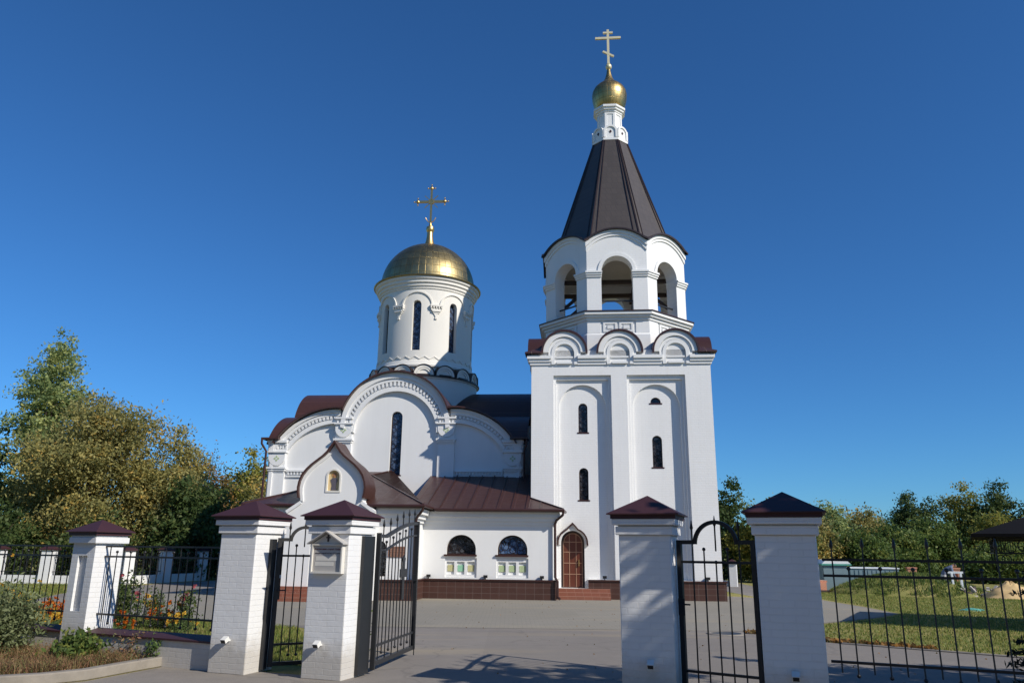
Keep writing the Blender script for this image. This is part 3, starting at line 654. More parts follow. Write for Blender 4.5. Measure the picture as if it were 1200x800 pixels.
# ---- nave: four gabled fronts with stepped archivolts
NW = 10.5; NX, NY = -10.98, 2.30; NC = 5.25
nw = MB(); nm = MB(); nds = [MB() for _ in range(4)]
def side_arc(r, zc, a_from, a_to, sgn, n=14):
    """arc of the side bay: centre 2.4 from the axis"""
    return [(NC + sgn*(2.4 + r*math.cos(R(t))), zc + r*math.sin(R(t))) for t in [a_from+(a_to-a_from)*i/n for i in range(n+1)]]
for k in range(4):
    M = side(NW, NX, NY, k); nd = nds[k]
    A0, A1 = (0, NW) if k % 2 == 0 else (0.7, NW-0.7)
    right = side_arc(3.0, 4.19, 34.5, 94, 1); left = list(reversed(side_arc(3.0, 4.19, 34.5, 94, -1)))
    ctr = arc(NC, 6.42, 2.27, 18, 162, 36)
    out = [(A0, 0.0), (A1, 0.0), (A1, 5.86)] + right + ctr + left + [(A0, 5.86)]
    hole = archloop(NC+0.0, 0.235, 4.5, 6.86)
    if k == 0: hole = archloop(NC+0.03, 0.235, 4.5, 6.86)
    nw.slab([out, hole], 0.25, 0.70, M)
    window(hole[0][0]+0.235, 4.5, 6.86, 0.235, M, 0.40, 'glass')
    # archivolts
    for (ro, co, ri, ci, d0) in ((2.27, 6.42, 2.10, 6.36, 0.0), (2.10, 6.36, 2.00, 6.32, 0.06), (2.00, 6.32, 1.86, 6.26, 0.14), (1.86, 6.26, 1.72, 6.20, 0.08)):
        nm.slab(ringband(NC, co, ro, ri, 0, 180, 36, czi=ci), d0, 0.252, M)
    for i in range(36):
        t = 180*(i+0.5)/36; c_, s_ = math.cos(R(t)), math.sin(R(t)); tx, tz = -s_*0.042, c_*0.042
        q = [(NC+c_*1.99+tx, 6.318+s_*1.99+tz), (NC+c_*1.99-tx, 6.318+s_*1.99-tz), (NC+c_*1.87-tx, 6.265+s_*1.87-tz), (NC+c_*1.87+tx, 6.265+s_*1.87+tz)]
        nd.slab(q, 0.05, 0.15, M, back=False)
    for sg in (-1, 1):
        for (ro, ri, d0) in ((2.99, 2.86, 0.02), (2.86, 2.74, 0.075), (2.74, 2.58, 0.145), (2.58, 2.42, 0.095)):
            nm.slab(side_arc(ro, 4.17, 30, 92, sg) + list(reversed(side_arc(ri, 4.17, 24, 92, sg))), d0, 0.254, M)
        for i in range(17):
            t = 31+58*(i+0.5)/17; c_, s_ = math.cos(R(t)), math.sin(R(t)); tx, tz = -s_*0.042, c_*0.042
            b = (NC+sg*2.4, 4.17)
            q = [(b[0]+sg*(c_*2.72+tx), b[1]+s_*2.72+tz), (b[0]+sg*(c_*2.72-tx), b[1]+s_*2.72-tz), (b[0]+sg*(c_*2.60-tx), b[1]+s_*2.60-tz), (b[0]+sg*(c_*2.60+tx), b[1]+s_*2.60+tz)]
            nd.slab(q, 0.06, 0.15, M, back=False)
        # corbels with half-round drops and pilasters
        for (off, zt, half) in ((2.13, 6.54, 0.40), (4.85, 5.38, 0.40)):
            c = NC+sg*off
            hw2 = half if off < 3 else 0.40
            nm.slab([(c+hw2*0.88, zt), (c-hw2*0.88, zt)] + arc(c, zt-0.18, hw2*0.86, 180, 360, 18), 0.055 if off < 3 else 0.052, 0.255, M)
            nm.slab(rect(c-hw2, c+hw2, zt, zt+0.055), -0.015 if off < 3 else -0.012, 0.256, M)
            lim = c+0.40 if sg > 0 else c-0.40
            for z0, z1, pr in ((zt-0.66, zt-0.58, 0.02), (zt-0.74, zt-0.66, 0.06), (zt-0.80, zt-0.74, 0.10)):
                nm.slab(rect(c-hw2+pr-0.02, c+hw2-pr+0.02, z0, z1), pr, 0.257, M)
            nm.slab(rect(c-hw2*0.85, c+hw2*0.85, 0.6, zt-0.80), 0.12, 0.2575, M)
            nm.slab(rect(c-hw2*0.85, c+hw2*0.85, zt-0.61, zt-0.02), 0.125, 0.2575, M)
            if off > 3:
                nm.slab(rect(c-0.40, c+0.40, zt+0.055, zt+0.14), 0.05, 0.258, M); nm.slab(rect(c-0.40, c+0.40, zt+0.14, zt+0.30), 0.12, 0.258, M); nm.slab(rect(c-0.40, c+0.40, zt+0.30, zt+0.40), 0.03, 0.258, M); nm.slab(rect(c-0.40, c+0.40, zt+0.40, zt+0.50), -0.04, 0.258, M)
                for j in range(7): nd.slab(rect(c-0.36+j*0.12-0.03, c-0.36+j*0.12+0.03, zt+0.15, zt+0.295), 0.05, 0.13, M)
            else:
                nm.slab(rect(c-0.33, c+0.33, zt+0.055, zt+0.22), 0.11, 0.258, M)
                nm.slab(rect(c-0.36, c+0.36, zt+0.22, zt+0.29), -0.006, 0.2585, M)
                for j in range(5): nd.slab(rect(c-0.26+j*0.13-0.03, c-0.26+j*0.13+0.03, zt+0.06, zt+0.215), 0.045, 0.12, M)
        # string course in the side bay
        a0, a1 = sorted((NC+sg*2.5, NC+sg*4.45))
        nm.slab(rect(a0, a1, 4.62, 4.69), 0.16, 0.259, M); nm.slab(rect(a0, a1, 4.40, 4.46), 0.19, 0.259, M)
        for j in range(15): nd.slab(rect(a0+0.06+j*0.13, a0+0.12+j*0.13, 4.50, 4.62), 0.18, 0.26, M)
nave = nw.build('nave_wall', 'white', CH); nm.build('archivolt', 'white', nave); [x.build('dentils', 'white', nave) for x in nds]
dm = MB()
for k in range(4):
    M = side(NW, NX, NY, k)
    for sg in (-1, 1):
        for off, zt in ((2.13, 6.54), (4.85, 5.38)):
            c = NC+sg*off; z = zt-0.24
            for t in (0, 90, 180, 270):
                x, q = math.cos(R(t)), math.sin(R(t)); 
                dm.slab([(c+x*0.02, z+q*0.02), (c+x*0.07-q*0.05, z+q*0.07+x*0.05), (c+x*0.13, z+q*0.13), (c+x*0.07+q*0.05, z+q*0.07-x*0.05)], 0.045, 0.06, M)
dm.build('rosette', 'mosaic', nave)
# nave roof: crossing vaults
nr = MB()
def roofband(add, t, s0=31):
    def prof(x):
        r = side_arc(3.0+x, 4.19, s0, 93.8, 1); c_ = arc(NC, 6.42, 2.27+x, 17.5, 162.5, 36); l_ = list(reversed(side_arc(3.0+x, 4.19, s0, 93.8, -1)))
        return r + c_ + l_
    return prof(add+t) + list(reversed(prof(add)))
nr.slab(roofband(0.004, 0.06, 40), -0.16, NW+0.16, side(NW, NX, NY, 0))
nr.slab(roofband(0.012, 0.055, 40), -0.155, NW+0.155, side(NW, NX, NY, 1))
for k in range(4):
    M = side(NW, NX, NY, k)
    for sg in (-1, 1): nr.slab(side_arc(3.066, 4.19, 31, 41, sg, 4) + list(reversed(side_arc(3.003, 4.19, 31, 41, sg, 4))), -0.158, 0.5, M)
for k in range(4):
    M = side(NW, NX, NY, k); e0, e1 = (-0.22, NW+0.22) if k % 2 == 0 else (0.0, NW)
    nr.slab(rect(e0, 0.50, 5.90, 5.97), -0.22, 0.3, M); nr.slab(rect(NW-0.50, e1, 5.90, 5.97), -0.22, 0.3, M)
nroof = nr.build('nave_roof', 'browny', CH)
ch = MB(); ch.box(-0.62, 0.0, 5.2, 10.2, 0.0, 6.9); ch.build('link_wall', 'white', CH)
cr2 = MB(); cr2.slab(ringband(7.7, 5.9, 2.40, 2.34, 0, 180, 24), -0.75, 0.02, lambda a, z, d: (d, a, z)); cr2.build('link_roof', 'browny', CH)

# ---- drum
DX, DY, DR = -5.66, 7.50, 2.27
db = MB(); db.lathe([(2.55, 6.5), (2.55, 9.05), (2.60, 9.06), (2.60, 9.12), (2.2, 9.12)], 96, (DX, DY)); db.build('drum_base', 'drumwhite', CH)
dcap = MB(); dcap.lathe([(2.50, 9.124), (2.68, 9.124), (2.68, 9.17), (2.26, 9.20)], 96, (DX, DY)); dcap.build('drum_ledge', 'darktrim', CH)
def drumM(Rr):
    def M(a, z, d):
        t = a/Rr; r = Rr-d
        return (DX + r*math.sin(t), DY - r*math.cos(t), z)
    return M
# wall built in angular strips so that the windows are real openings
dw = MB(); WH = 0.205; ZB, ZSP = 10.42, 12.62; Z0, Z1 = 9.1, 13.43
nsec = 8
for k in range(nsec):
    base = 2*math.pi*k/nsec
    M = lambda a, z, d, base=base: (DX + (DR-d)*math.sin(base+a/DR), DY - (DR-d)*math.cos(base+a/DR), z)
    half = math.pi*DR/nsec
    xs = [-half + (half-WH)*i/6 for i in range(6)] + [-WH + 2*WH*i/10 for i in range(11)] + [WH + (half-WH)*i/6 for i in range(1, 7)]
    for x0, x1 in zip(xs[:-1], xs[1:]):
        if x0 >= -WH-1e-6 and x1 <= WH+1e-6:
            t0 = ZSP+math.sqrt(max(0, WH*WH-x0*x0)); t1 = ZSP+math.sqrt(max(0, WH*WH-x1*x1))
            dw.add([M(x0, Z0, 0), M(x1, Z0, 0), M(x1, ZB, 0), M(x0, ZB, 0)], [(0, 1, 2, 3)])
            dw.add([M(x0, t0, 0), M(x1, t1, 0), M(x1, Z1, 0), M(x0, Z1, 0)], [(0, 1, 2, 3)])
            dw.add([M(x0, t0, 0), M(x1, t1, 0), M(x1, t1, .24), M(x0, t0, .24)], [(3, 2, 1, 0)])
            dw.add([M(x0, ZB, 0), M(x1, ZB, 0), M(x1, ZB, .24), M(x0, ZB, .24)], [(0, 1, 2, 3)])
        else: dw.add([M(x0, Z0, 0), M(x1, Z0, 0), M(x1, Z1, 0), M(x0, Z1, 0)], [(0, 1, 2, 3)])
    for sx in (-1, 1): dw.add([M(sx*WH, ZB, 0), M(sx*WH, ZB, .24), M(sx*WH, ZSP, .24), M(sx*WH, ZSP, 0)], [(0, 1, 2, 3)])
drum = dw.build('drum_wall', 'drumwhite', CH, angle=25, recalc=False)
for k in range(nsec):
    base = 2*math.pi*k/nsec
    M = lambda a, z, d, base=base: (DX + (DR-d)*math.sin(base) + a*math.cos(base), DY - (DR-d)*math.cos(base) + a*math.sin(base), z)
    window(0, ZB-0.01, ZSP, WH+0.01, M, 0.22, 'glass', frame=0.03)
dmo = MB()
dmo.lathe([(DR-.01, 9.62), (DR+.11, 9.64), (DR+.13, 9.72), (DR+.08, 9.78), (DR+.06, 9.90), (DR+.03, 9.93), (DR-.01, 9.95)], 96, (DX, DY))
dmo.lathe([(DR-.01, 13.38), (DR+.05, 13.40), (DR+.05, 13.46), (DR+.12, 13.52), (DR+.12, 13.61), (DR+.20, 13.67), (DR+.20, 13.77), (DR+.28, 13.83), (DR+.30, 13.93), (2.1, 13.93)], 96, (DX, DY))
for k in range(nsec):
    base = 2*math.pi*k/nsec
    f = lambda a, z, r: (DX + r*math.sin(base+a/DR), DY - r*math.cos(base+a/DR), z)
    pts = [(0.66*math.cos(R(t)), 12.60+0.60*math.sin(R(t))) for t in range(0, 181, 9)]
    for (x0, z0), (x1, z1) in zip(pts[:-1], pts[1:]):
        s0 = 1+0.10; 
        A = [f(x0, z0, DR+0.06), f(x1, z1, DR+0.06), f(x1*s0, 12.60+(z1-12.60)*s0, DR+0.06), f(x0*s0, 12.60+(z0-12.60)*s0, DR+0.06)]
        B = [f(x0, z0, DR-0.01), f(x1, z1, DR-0.01), f(x1*s0, 12.60+(z1-12.60)*s0, DR-0.01), f(x0*s0, 12.60+(z0-12.60)*s0, DR-0.01)]
        dmo.add(A+B, [(0,1,2,3),(0,1,5,4),(2,3,7,6)])
    b2 = base + math.pi/nsec
    Mb = lambda a, z, d, b2=b2: (DX + (DR-d)*math.sin(b2) + a*math.cos(b2), DY - (DR-d)*math.cos(b2) + a*math.sin(b2), z)
    dmo.slab(rect(-0.29, 0.29, 12.52, 12.60), -0.14, 0.1, Mb)
    for j in range(5): dmo.slab(rect(-0.28+j*0.125, -0.22+j*0.125, 12.43, 12.52), -0.13, 0.1, Mb)
    dmo.slab(rect(-0.25, 0.25, 12.34, 12.43), -0.08, 0.1, Mb); dmo.slab(rect(-0.20, 0.20, 12.27, 12.34), -0.11, 0.1, Mb); dmo.slab(rect(-0.15, 0.15, 12.20, 12.27), -0.07, 0.1, Mb)
    dmo.slab([(-0.12, 12.20), (0.12, 12.20), (0, 11.98)], -0.05, 0.1, Mb); dmo.slab(rect(-0.05, 0.05, 11.92, 12.0), -0.07, 0.1, Mb)
dmo.build('drum_moulding', 'drumwhite', drum)
zz = MB()
for i in range(64):
    t0, t1 = 2*math.pi*i/64, 2*math.pi*(i+1)/64; za, zb_ = (10.0, 10.14) if i % 2 else (10.14, 10.0)
    zz.bar((DX+(DR+.015)*math.sin(t0), DY-(DR+.015)*math.cos(t0), za), (DX+(DR+.015)*math.sin(t1), DY-(DR+.015)*math.cos(t1), zb_), 0.035)
zz.build('zigzag_band', 'drumwhite', drum)
dk1 = MB(); dk2 = MB()
for k in range(16):
    b2 = 2*math.pi*(k+0.5)/16
    Mb = lambda a, z, d, b2=b2: (DX + (2.49-d)*math.sin(b2) + a*math.cos(b2), DY - (2.49-d)*math.cos(b2) + a*math.sin(b2), z)
    dk1.slab(arc(0, 9.21, 0.45, 0, 180, 16), 0.0, 0.30, Mb); dk1.slab(ringband(0, 9.21, 0.45, 0.345, 0, 180, 16), -0.07, 0.0, Mb); dk1.slab(ringband(0, 9.21, 0.33, 0.26, 0, 180, 16), -0.05, 0.0, Mb)
    dk2.slab(ringband(0, 9.21, 0.492, 0.453, 0, 180, 16), -0.11, 0.30, Mb); dk2.slab(rect(-0.30, 0.30, 9.21, 9.25), -0.09, 0.0, Mb)
dk1.build('drum_kokoshnik', 'drumwhite', CH); dk2.build('kokoshnik_roof', 'darktrim', CH)
ge = MB(); ge.lathe([(2.1, 13.934), (2.63, 13.934), (2.65, 13.97), (2.63, 14.01), (2.36, 14.11), (2.1, 14.11)], 96, (DX, DY)); ge.build('dome_eaves', 'dome', CH)
dd = MB(); dd.lathe([(2.32*math.cos(R(t)), 14.06+2.34*math.sin(R(t))) for t in range(0, 90, 4)] + [(0.05, 16.40)], 88, (DX, DY)); dd.build('dome', 'dome', CH, angle=60)
cross('cross', DX, DY, 17.5, 'dome')

# ---- low front wing with two half-round windows
AX0, AX1, AY = -3.9, 0.82, -1.0
aw = MB()
MA = lambda a, z, d: (a, AY+d, z)
hole1 = archloop(-2.36, 0.52, 1.46, 1.62, 22, 0.50); hole2 = archloop(-0.575, 0.52, 1.46, 1.62, 22, 0.50)
aw.slab([rect(AX0, AX1, 0.0, 2.95), hole1, hole2, rect(-2.90, -1.80, 0.70, 1.345), rect(-1.12, -0.02, 0.70, 1.345)], 0.0, 0.12, MA, back=False)
aw.slab([rect(AX0, AX1, 0.0, 2.95), hole1, hole2], 0.12, 0.32, MA)
aw.box(AX1-0.30, AX1, AY+0.32, -0.001, 0, 2.95)
for z0, z1, pr in ((2.46, 2.58, 0.06), (2.58, 2.72, 0.14), (2.72, 2.90, 0.24)):
    aw.box(AX0, AX1+pr, AY-pr, AY, z0, z1); aw.box(AX1, AX1+pr, AY, -0.002, z0, z1)
aw.build('wing_wall', 'white', CH)
for c, pane in ((-2.36, 'glassdark'), (-0.575, 'glassreflect')):
    mb = MB(); mb.slab([archloop(c, 0.52, 1.46, 1.62, 22, 0.5), archloop(c, 0.475, 1.50, 1.62, 22, 0.455)], 0.20, 0.26, MA); wi = mb.build('window', 'darktrim', CH, label='half-round window with dark leaded glass' if c < -1 else 'half-round window with leaded glass coloured with a blue sky reflection')
    p = MB(); p.slab(archloop(c, 0.49, 1.48, 1.62, 22, 0.47), 0.235, 0.245, MA); p.build('pane', pane, wi)
    g = MB()
    for (cx, cz, r) in ((0, 0.26, 0.13), (-0.27, 0.12, 0.14), (0.27, 0.12, 0.14), (0, 0.0, 0.11), (-0.13, 0.38, 0.06), (0.13, 0.38, 0.06), (-0.40, 0.0, 0.06), (0.40, 0.0, 0.06)):
        g.slab([arc(c+cx, 1.62+cz, r, 0, 360, 20)[:-1], arc(c+cx, 1.62+cz, r-0.016, 0, 360, 20)[:-1]], 0.222, 0.236, MA)
    g.build('grille', 'darktrim', wi)
    s_ = MB(); s_.box(c-0.58, c+0.56, AY-0.07, AY+0.20, 1.405, 1.462); s_.build('sill', 'pipe', wi)
    fr = MB(); fr.slab([rect(c-0.55+0.004, c+0.55-0.004, 0.702, 1.343)] + [rect(c+x-0.13, c+x+0.13, 0.80, 1.22) for x in (-0.355, 0, 0.355)], 0.05, 0.125, MA, back=False)
    pn = fr.build('panel', 'white', CH)
    for x, mm in zip((-0.355, 0, 0.355), ('mosaicgold', 'mosaicteal', 'mosaicgold') if c < -1 else ('mosaic', 'mosaic', 'mosaic')):
        t = MB(); t.slab(rect(c+x-0.105, c+x+0.105, 0.90, 1.11), 0.095, 0.121, MA); t.build('mosaic', mm, pn)
ap = MB(); ap.box(AX0+0.02, AX1+0.10, AY-0.10, AY, 0, 0.60); ap.box(AX1, AX1+0.10, AY, -0.101, 0, 0.60); ap.build('plinth', 'plinth', CH)
apc = MB(); apc.box(AX0+0.02, AX1+0.14, AY-0.14, AY+0.002, 0.602, 0.655); apc.box(AX1-0.002, AX1+0.14, AY+0.002, -0.141, 0.602, 0.655); apc.build('plinth_cap', 'pipe', CH)
ar = MB()
def thick(mb, pts, t=0.05):
    n = len(pts); mb.add(pts + [(x, y, z-t) for x, y, z in pts], [tuple(range(n)), tuple(range(2*n-1, n-1, -1))] + [(i, (i+1) % n, (i+1) % n+n, i+n) for i in range(n)])
thick(ar, [(-4.2, -1.42, 2.99), (1.19, -1.42, 2.99), (0.0, -0.23, 3.43), (-0.004, 2.80, 4.56), (-4.2, 2.80, 4.56)])
thick(ar, [(1.19, -1.42, 2.99), (1.19, -0.004, 2.99), (0.003, -0.004, 3.43), (0.003, -0.232, 3.43)])
aroof = ar.build('wing_roof', 'brown', CH)
sg_ = MB()
for i in range(9):
    x = -3.6+i*0.5; 
    y1 = min(2.75, -1.42+ (2.6 if x < -0.3 else 1.0))
    sg_.bar((x, -1.41, 3.005), (x, 2.7 if x < 0 else -1.41+max(0.1, 1.19-x), 3.0+0.378*(4.11 if x < 0 else max(0.1, 1.19-x))), 0.03, 0.03)
sg_.bar((1.19, -1.42, 3.0), (0.0, -0.23, 3.44), 0.06, 0.05)
sg_.build('roof_seam', 'pipe', aroof)
gt = MB(); gt.tube([(-3.25, -1.46, 2.95), (1.22, -1.46, 2.95), (1.24, -0.1, 2.95)], 0.055, 8); gt.box(-3.2, 1.16, -1.40, -1.25, 2.89, 2.935); gt.build('gutter', 'pipe', CH)
def downpipe(pts, name='downpipe'):
    mb = MB(); mb.tube(pts, 0.045, 10); return mb.build(name, 'pipe', CH)
downpipe([(1.20, -1.44, 2.95), (1.18, -1.40, 2.80), (0.95, -1.18, 2.62), (0.90, -1.10, 2.50), (0.90, -1.10, 0.75), (0.98, -1.20, 0.62), (0.98, -1.20, 0.14), (1.06, -1.26, 0.06)])

# ---- porch block with the ogee gable
PX0, PX1, PY = -9.15, -3.72, -2.5; PC = -6.44
MP = lambda a, z, d: (a, PY+d, z)
pw = MB()
holes = [archloop(-4.80, 0.16, 0.75, 1.70), archloop(-8.08, 0.16, 0.75, 1.70), archloop(PC, 0.55, 0.42, 1.75)]
pw.slab([rect(PX0, PX1, 0, 3.0)] + holes, 0.0, 0.3, MP)
pw.box(PX1-0.3, PX1, PY+0.3, 2.75, 0, 3.0); pw.box(PX0, PX0+0.3, PY+0.3, 2.75, 0, 3.0)
for z0, z1, pr in ((2.48, 2.60, 0.06), (2.60, 2.74, 0.14), (2.74, 2.92, 0.24)):
    for a0, a1 in ((PX0-pr, PC-1.47), (PC+1.47, PX1+pr)): pw.box(a0, a1, PY-pr, PY, z0, z1)
    pw.box(PX1, PX1+pr, PY, 0.5, z0, z1); pw.box(PX0-pr, PX0, PY, 2.7, z0, z1)
pw.build('porch_wall', 'white', CH)
window(-4.80, 0.75, 1.70, 0.16, MP, 0.2, 'glassdark'); window(-8.08, 0.75, 1.70, 0.16, MP, 0.2, 'glassdark')
pd = MB(); pd.slab(archloop(PC, 0.55, 0.42, 1.75), 0.2, 0.26, MP); pd.build('door', 'wood', CH, label='arched porch door under the ogee gable')
pp = MB(); pp.box(PX0-0.10, PC-1.60, PY-0.10, PY, 0, 0.60); pp.box(PX0-0.10, PX0, PY, 2.6, 0, 0.60); pp.build('plinth', 'plinth', CH)
pp = MB(); pp.box(PC+1.55, PX1+0.10, PY-0.10, PY, 0, 0.60); pp.box(PX1, PX1+0.10, PY, AY-0.101, 0, 0.60); pp.build('plinth', 'plinth', CH)
ppc = MB()
for a0, a1 in ((PX0-0.14, PC-1.60), (PC+1.55, PX1+0.14)): ppc.box(a0, a1, PY-0.14, PY+0.002, 0.602, 0.655)
ppc.box(PX1-0.002, PX1+0.14, PY+0.002, AY-0.141, 0.602, 0.655)
ppc.build('plinth_cap', 'pipe', CH)
# ogee outline, half profile from shoulder to apex
half = [(1.50, 2.84), (1.05, 3.14), (1.055, 3.22), (1.09, 3.40), (1.10, 3.56), (1.07, 3.76), (0.99, 3.95), (0.86, 4.13), (0.69, 4.30), (0.50, 4.45), (0.33, 4.58), (0.19, 4.72), (0.08, 4.88), (0.0, 5.03)]
def ogee(add=0.0, lo=0):
    pts = half[lo:]
    r = [(PC + x + (add*(1 if x > 0.02 else 0)), z + add*(0.55 if x < 1.0 else 0.0) + (add if x < 0.02 else 0)) for x, z in pts]
    return r + [(2*PC-x, z) for x, z in reversed(r[:-1])]
gb = MB()
MG = lambda a, z, d: (a, -2.95+d, z)
icon_hole = archloop(PC+0.02, 0.205, 3.46, 3.93)
gb.slab([[(PC-1.50, 0.0), (PC-0.62, 0.0)] + [(PC-0.62, 1.75)] + list(reversed(arc(PC, 1.75, 0.62, 0, 180, 18)))[1:-1] + [(PC+0.62, 1.75), (PC+0.62, 0.0), (PC+1.50, 0.0)] + ogee(), icon_hole], 0.0, 0.46, MG)
og = gb.build('porch_gable', 'white', CH)
gm = MB()
inner = [(x-0.10, z-0.035) for x, z in half[1:-2]]; outer = half[1:-2]
for sg in (-1, 1): gm.slab([(PC+sg*(x), z) for x, z in outer] + [(PC+sg*x, z) for x, z in reversed(inner)], -0.05, 0.01, MG)
for sg in (-1, 1): gm.slab([(PC+sg*1.53, 2.80), (PC+sg*1.06, 3.12), (PC+sg*1.0, 3.04), (PC+sg*1.47, 2.72)], -0.06, 0.01, MG)
gm.build('gable_moulding', 'white', og)
ic = MB(); ic.slab(icon_hole, 0.07, 0.09, MG); icn = ic.build('icon', 'icongold', og)
i1 = MB(); i1.slab([(PC-0.07, 3.48), (PC+0.11, 3.48), (PC+0.09, 3.66), (PC+0.14, 3.82), (PC+0.08, 3.89), (PC-0.04, 3.89), (PC-0.11, 3.82), (PC-0.05, 3.66)], 0.055, 0.07, MG); i1.build('robe', 'robe', icn)
i2 = MB(); i2.slab(arc(PC+0.02, 3.985, 0.095, 0, 360, 20)[:-1], 0.06, 0.071, MG); i2.build('halo', 'halo', icn)
i3 = MB(); i3.slab(arc(PC+0.02, 3.975, 0.045, 0, 360, 16, 0.06)[:-1], 0.05, 0.06, MG); i3.build('face', 'skin', icn)
if_ = MB(); if_.slab([archloop(PC+0.02, 0.255, 3.41, 3.93), archloop(PC+0.02, 0.205, 3.46, 3.93)], -0.025, 0.01, MG); if_.build('icon_frame', 'cream', icn)
bk_ = MB(); bk_.slab(ogee(0.0, 2), 0.95, 1.05, MG); bk_.build('gable_back', 'white', og)
ogr = MB(); lo = 2
ogr.slab(ogee(0.065, lo) + list(reversed(ogee(0.004, lo))), -0.16, 1.15, MG); ogr.build('gable_roof', 'browny', CH)
pr_ = MB()
sf = 0.29; sr = 0.45; y0 = -2.92; z0 = 3.04; yt = 2.80; zt = z0+sf*(yt-y0); xr = PX1+0.36; xl = PX0-0.36
hx = xr-(zt-z0)/sr; hl = xl+(zt-z0)/sr
gx = 1.08
def zf(y): return z0+sf*(y-y0)
thick(pr_, [(xl, y0, z0), (xr, y0, z0), (hx, yt, zt), (hl, yt, zt)])
thick(pr_, [(xr, y0, z0), (xr, yt, z0), (hx, yt, zt)]); thick(pr_, [(xl, yt, z0), (xl, y0, z0), (hl, yt, zt)])
prf = pr_.build('porch_roof', 'brown', CH)
ps = MB(); ps.bar((xr, y0, z0+0.01), (hx, yt, zt+0.01), 0.07, 0.05); ps.bar((xl, y0, z0+0.01), (hl, yt, zt+0.01), 0.07, 0.05); ps.build('roof_seam', 'pipe', prf)
pg = MB(); pg.tube([(PC-1.2, y0-0.04, 2.99), (xl, y0-0.04, 2.99)], 0.05, 8); pg.build('gutter', 'pipe', CH)
pg = MB(); pg.tube([(PC+1.2, y0-0.04, 2.99), (xr+0.03, y0-0.04, 2.99), (xr+0.04, -1.5, 2.99)], 0.05, 8)
pg.box(PC+1.5, xr-0.03, y0+0.02, PY-0.24, 2.925, 2.965) ; pg.build('gutter', 'pipe', CH)
downpipe([(xr, y0-0.03, 2.98), (xr-0.02, y0+0.02, 2.85), (PX1+0.10, PY-0.12, 2.62), (PX1+0.07, PY-0.10, 2.45), (PX1+0.07, PY-0.10, 0.2)])
downpipe([(NX-0.18, NY-0.20, 5.92), (NX-0.18, NY-0.20, 5.72), (NX-0.02, NY-0.05, 5.42), (NX-0.04, NY-0.04, 3.0)])
downpipe([(NX+NW+0.16, NY-0.10, 5.92), (NX+NW+0.16, NY-0.10, 5.7), (NX+NW+0.06, NY-0.05, 5.45), (NX+NW+0.06, NY-0.04, 4.3)])
pst = MB()
for i, (d, z) in enumerate(((0.95, 0.14), (0.65, 0.28), (0.35, 0.42))): pst.box(PC-1.55+0.002*i, PC+0.95-0.002*i, -2.95-d, -2.952, 0.0 if i == 0 else 0.14*i, z)
pst.build('steps', 'steps', CH, label='red brick steps before the porch')
pq = MB(); pq.box(-4.55, -3.98, PY-0.03, PY, 1.36, 1.70); pq.build('plaque', 'plaque', CH, label='small brown plaque on the porch wall')
# small floodlights on the plinth cap
for (x, y) in ((0.45, AY-0.06), (-1.48, AY-0.06), (-3.45, AY-0.06), (6.15, -0.06), (2.6, -0.06)):
    mb = MB(); mb.box(x-0.07, x+0.07, y-0.05, y+0.02, 0.70, 0.79); mb.bar((x, y, 0.65), (x, y, 0.72), 0.03); mb.build('floodlight', 'iron', CH)
# ------------------------------------------------------------------ gate pillars, fences, gates
def rotm(loc, ang):
    ca, sa = math.cos(R(ang)), math.sin(R(ang))
    return lambda x, y, z=0.0: (loc[0]+ca*x-sa*y, loc[1]+sa*x+ca*y, z)
PANG = -20.0
def pillar(loc, ang, label, s=0.36, kind='gate_pillar', group='whitewashed gate pillars', niche=False, H=1.97):
    t = thing(kind, label, 'pillar', (loc[0], loc[1], 0), R(ang), group)
    a = s*0.82
    sh = MB()
    if niche:
        F = lambda x, z, d: (x, -a+d, z)
        sh.slab([rect(-a, a, 0, H-0.12), rect(-0.105, 0.095, 0.66, 1.46)], 0.0, 0.05, F, back=False); sh.slab(rect(-0.105, 0.095, 0.66, 1.46), 0.05, 0.06, F)
        sh.box(-a, a, -a+0.06, a, 0, H-0.12)
        sh.slab([rect(-a, a, 0, H-0.12), rect(-0.105, 0.095, 0.66, 1.46)], 0.05, 0.06, F)
    else: sh.box(-a, a, -a, a, 0, H-0.18)
    sh.build('shaft', 'pillar', t, bevel=0 if niche else 0.012)
    c = MB()
    if niche: c.box(-s, s, -s, s, H-0.12, H-0.03); c.box(-s+0.02, s-0.02, -s+0.02, s-0.02, H-0.03, H)
    else:
        c.box(-a-0.03, a+0.03, -a-0.03, a+0.03, H-0.18, H-0.085); c.box(-a-0.005, a+0.005, -a-0.005, a+0.005, H-0.085, H-0.07)
        c.box(-s, s, -s, s, H-0.07, H)
    c.build('cornice', 'pillar', t, bevel=0.008)
    r = MB(); e = s+0.05
    r.box(-s-0.012, s+0.012, -s-0.012, s+0.012, H, H+0.05)
    z = H+0.045; r.add([(-e,-e,z),(e,-e,z),(e,e,z),(-e,e,z),(-e,-e,z+.012),(e,-e,z+.012),(e,e,z+.012),(-e,e,z+.012),(0,0,z+0.235*s/0.36)],
          [(0,3,2,1),(0,1,5,4),(1,2,6,5),(2,3,7,6),(3,0,4,7),(4,5,8),(5,6,8),(6,7,8),(7,4,8)])
    r.build('roof_cap', 'cap', t, angle=15)
    return t
def from_corner(mx, my, ang, s):
    ca, sa = math.cos(R(ang)), math.sin(R(ang))
    return (mx - s*ca + s*(-sa), my - s*sa + s*ca)
P2 = from_corner(-3.40, 10.69, PANG, 0.36); P3 = from_corner(-2.06, 10.30, PANG, 0.36)
P4 = from_corner(1.845, 8.83, PANG, 0.36); P5 = from_corner(3.20, 8.08, PANG, 0.37)
P1 = from_corner(-6.25, 12.0, -24.5, 0.30)
p2 = pillar(P2, PANG, 'sunlit white pillar between the low fence wall and the wicket gate')
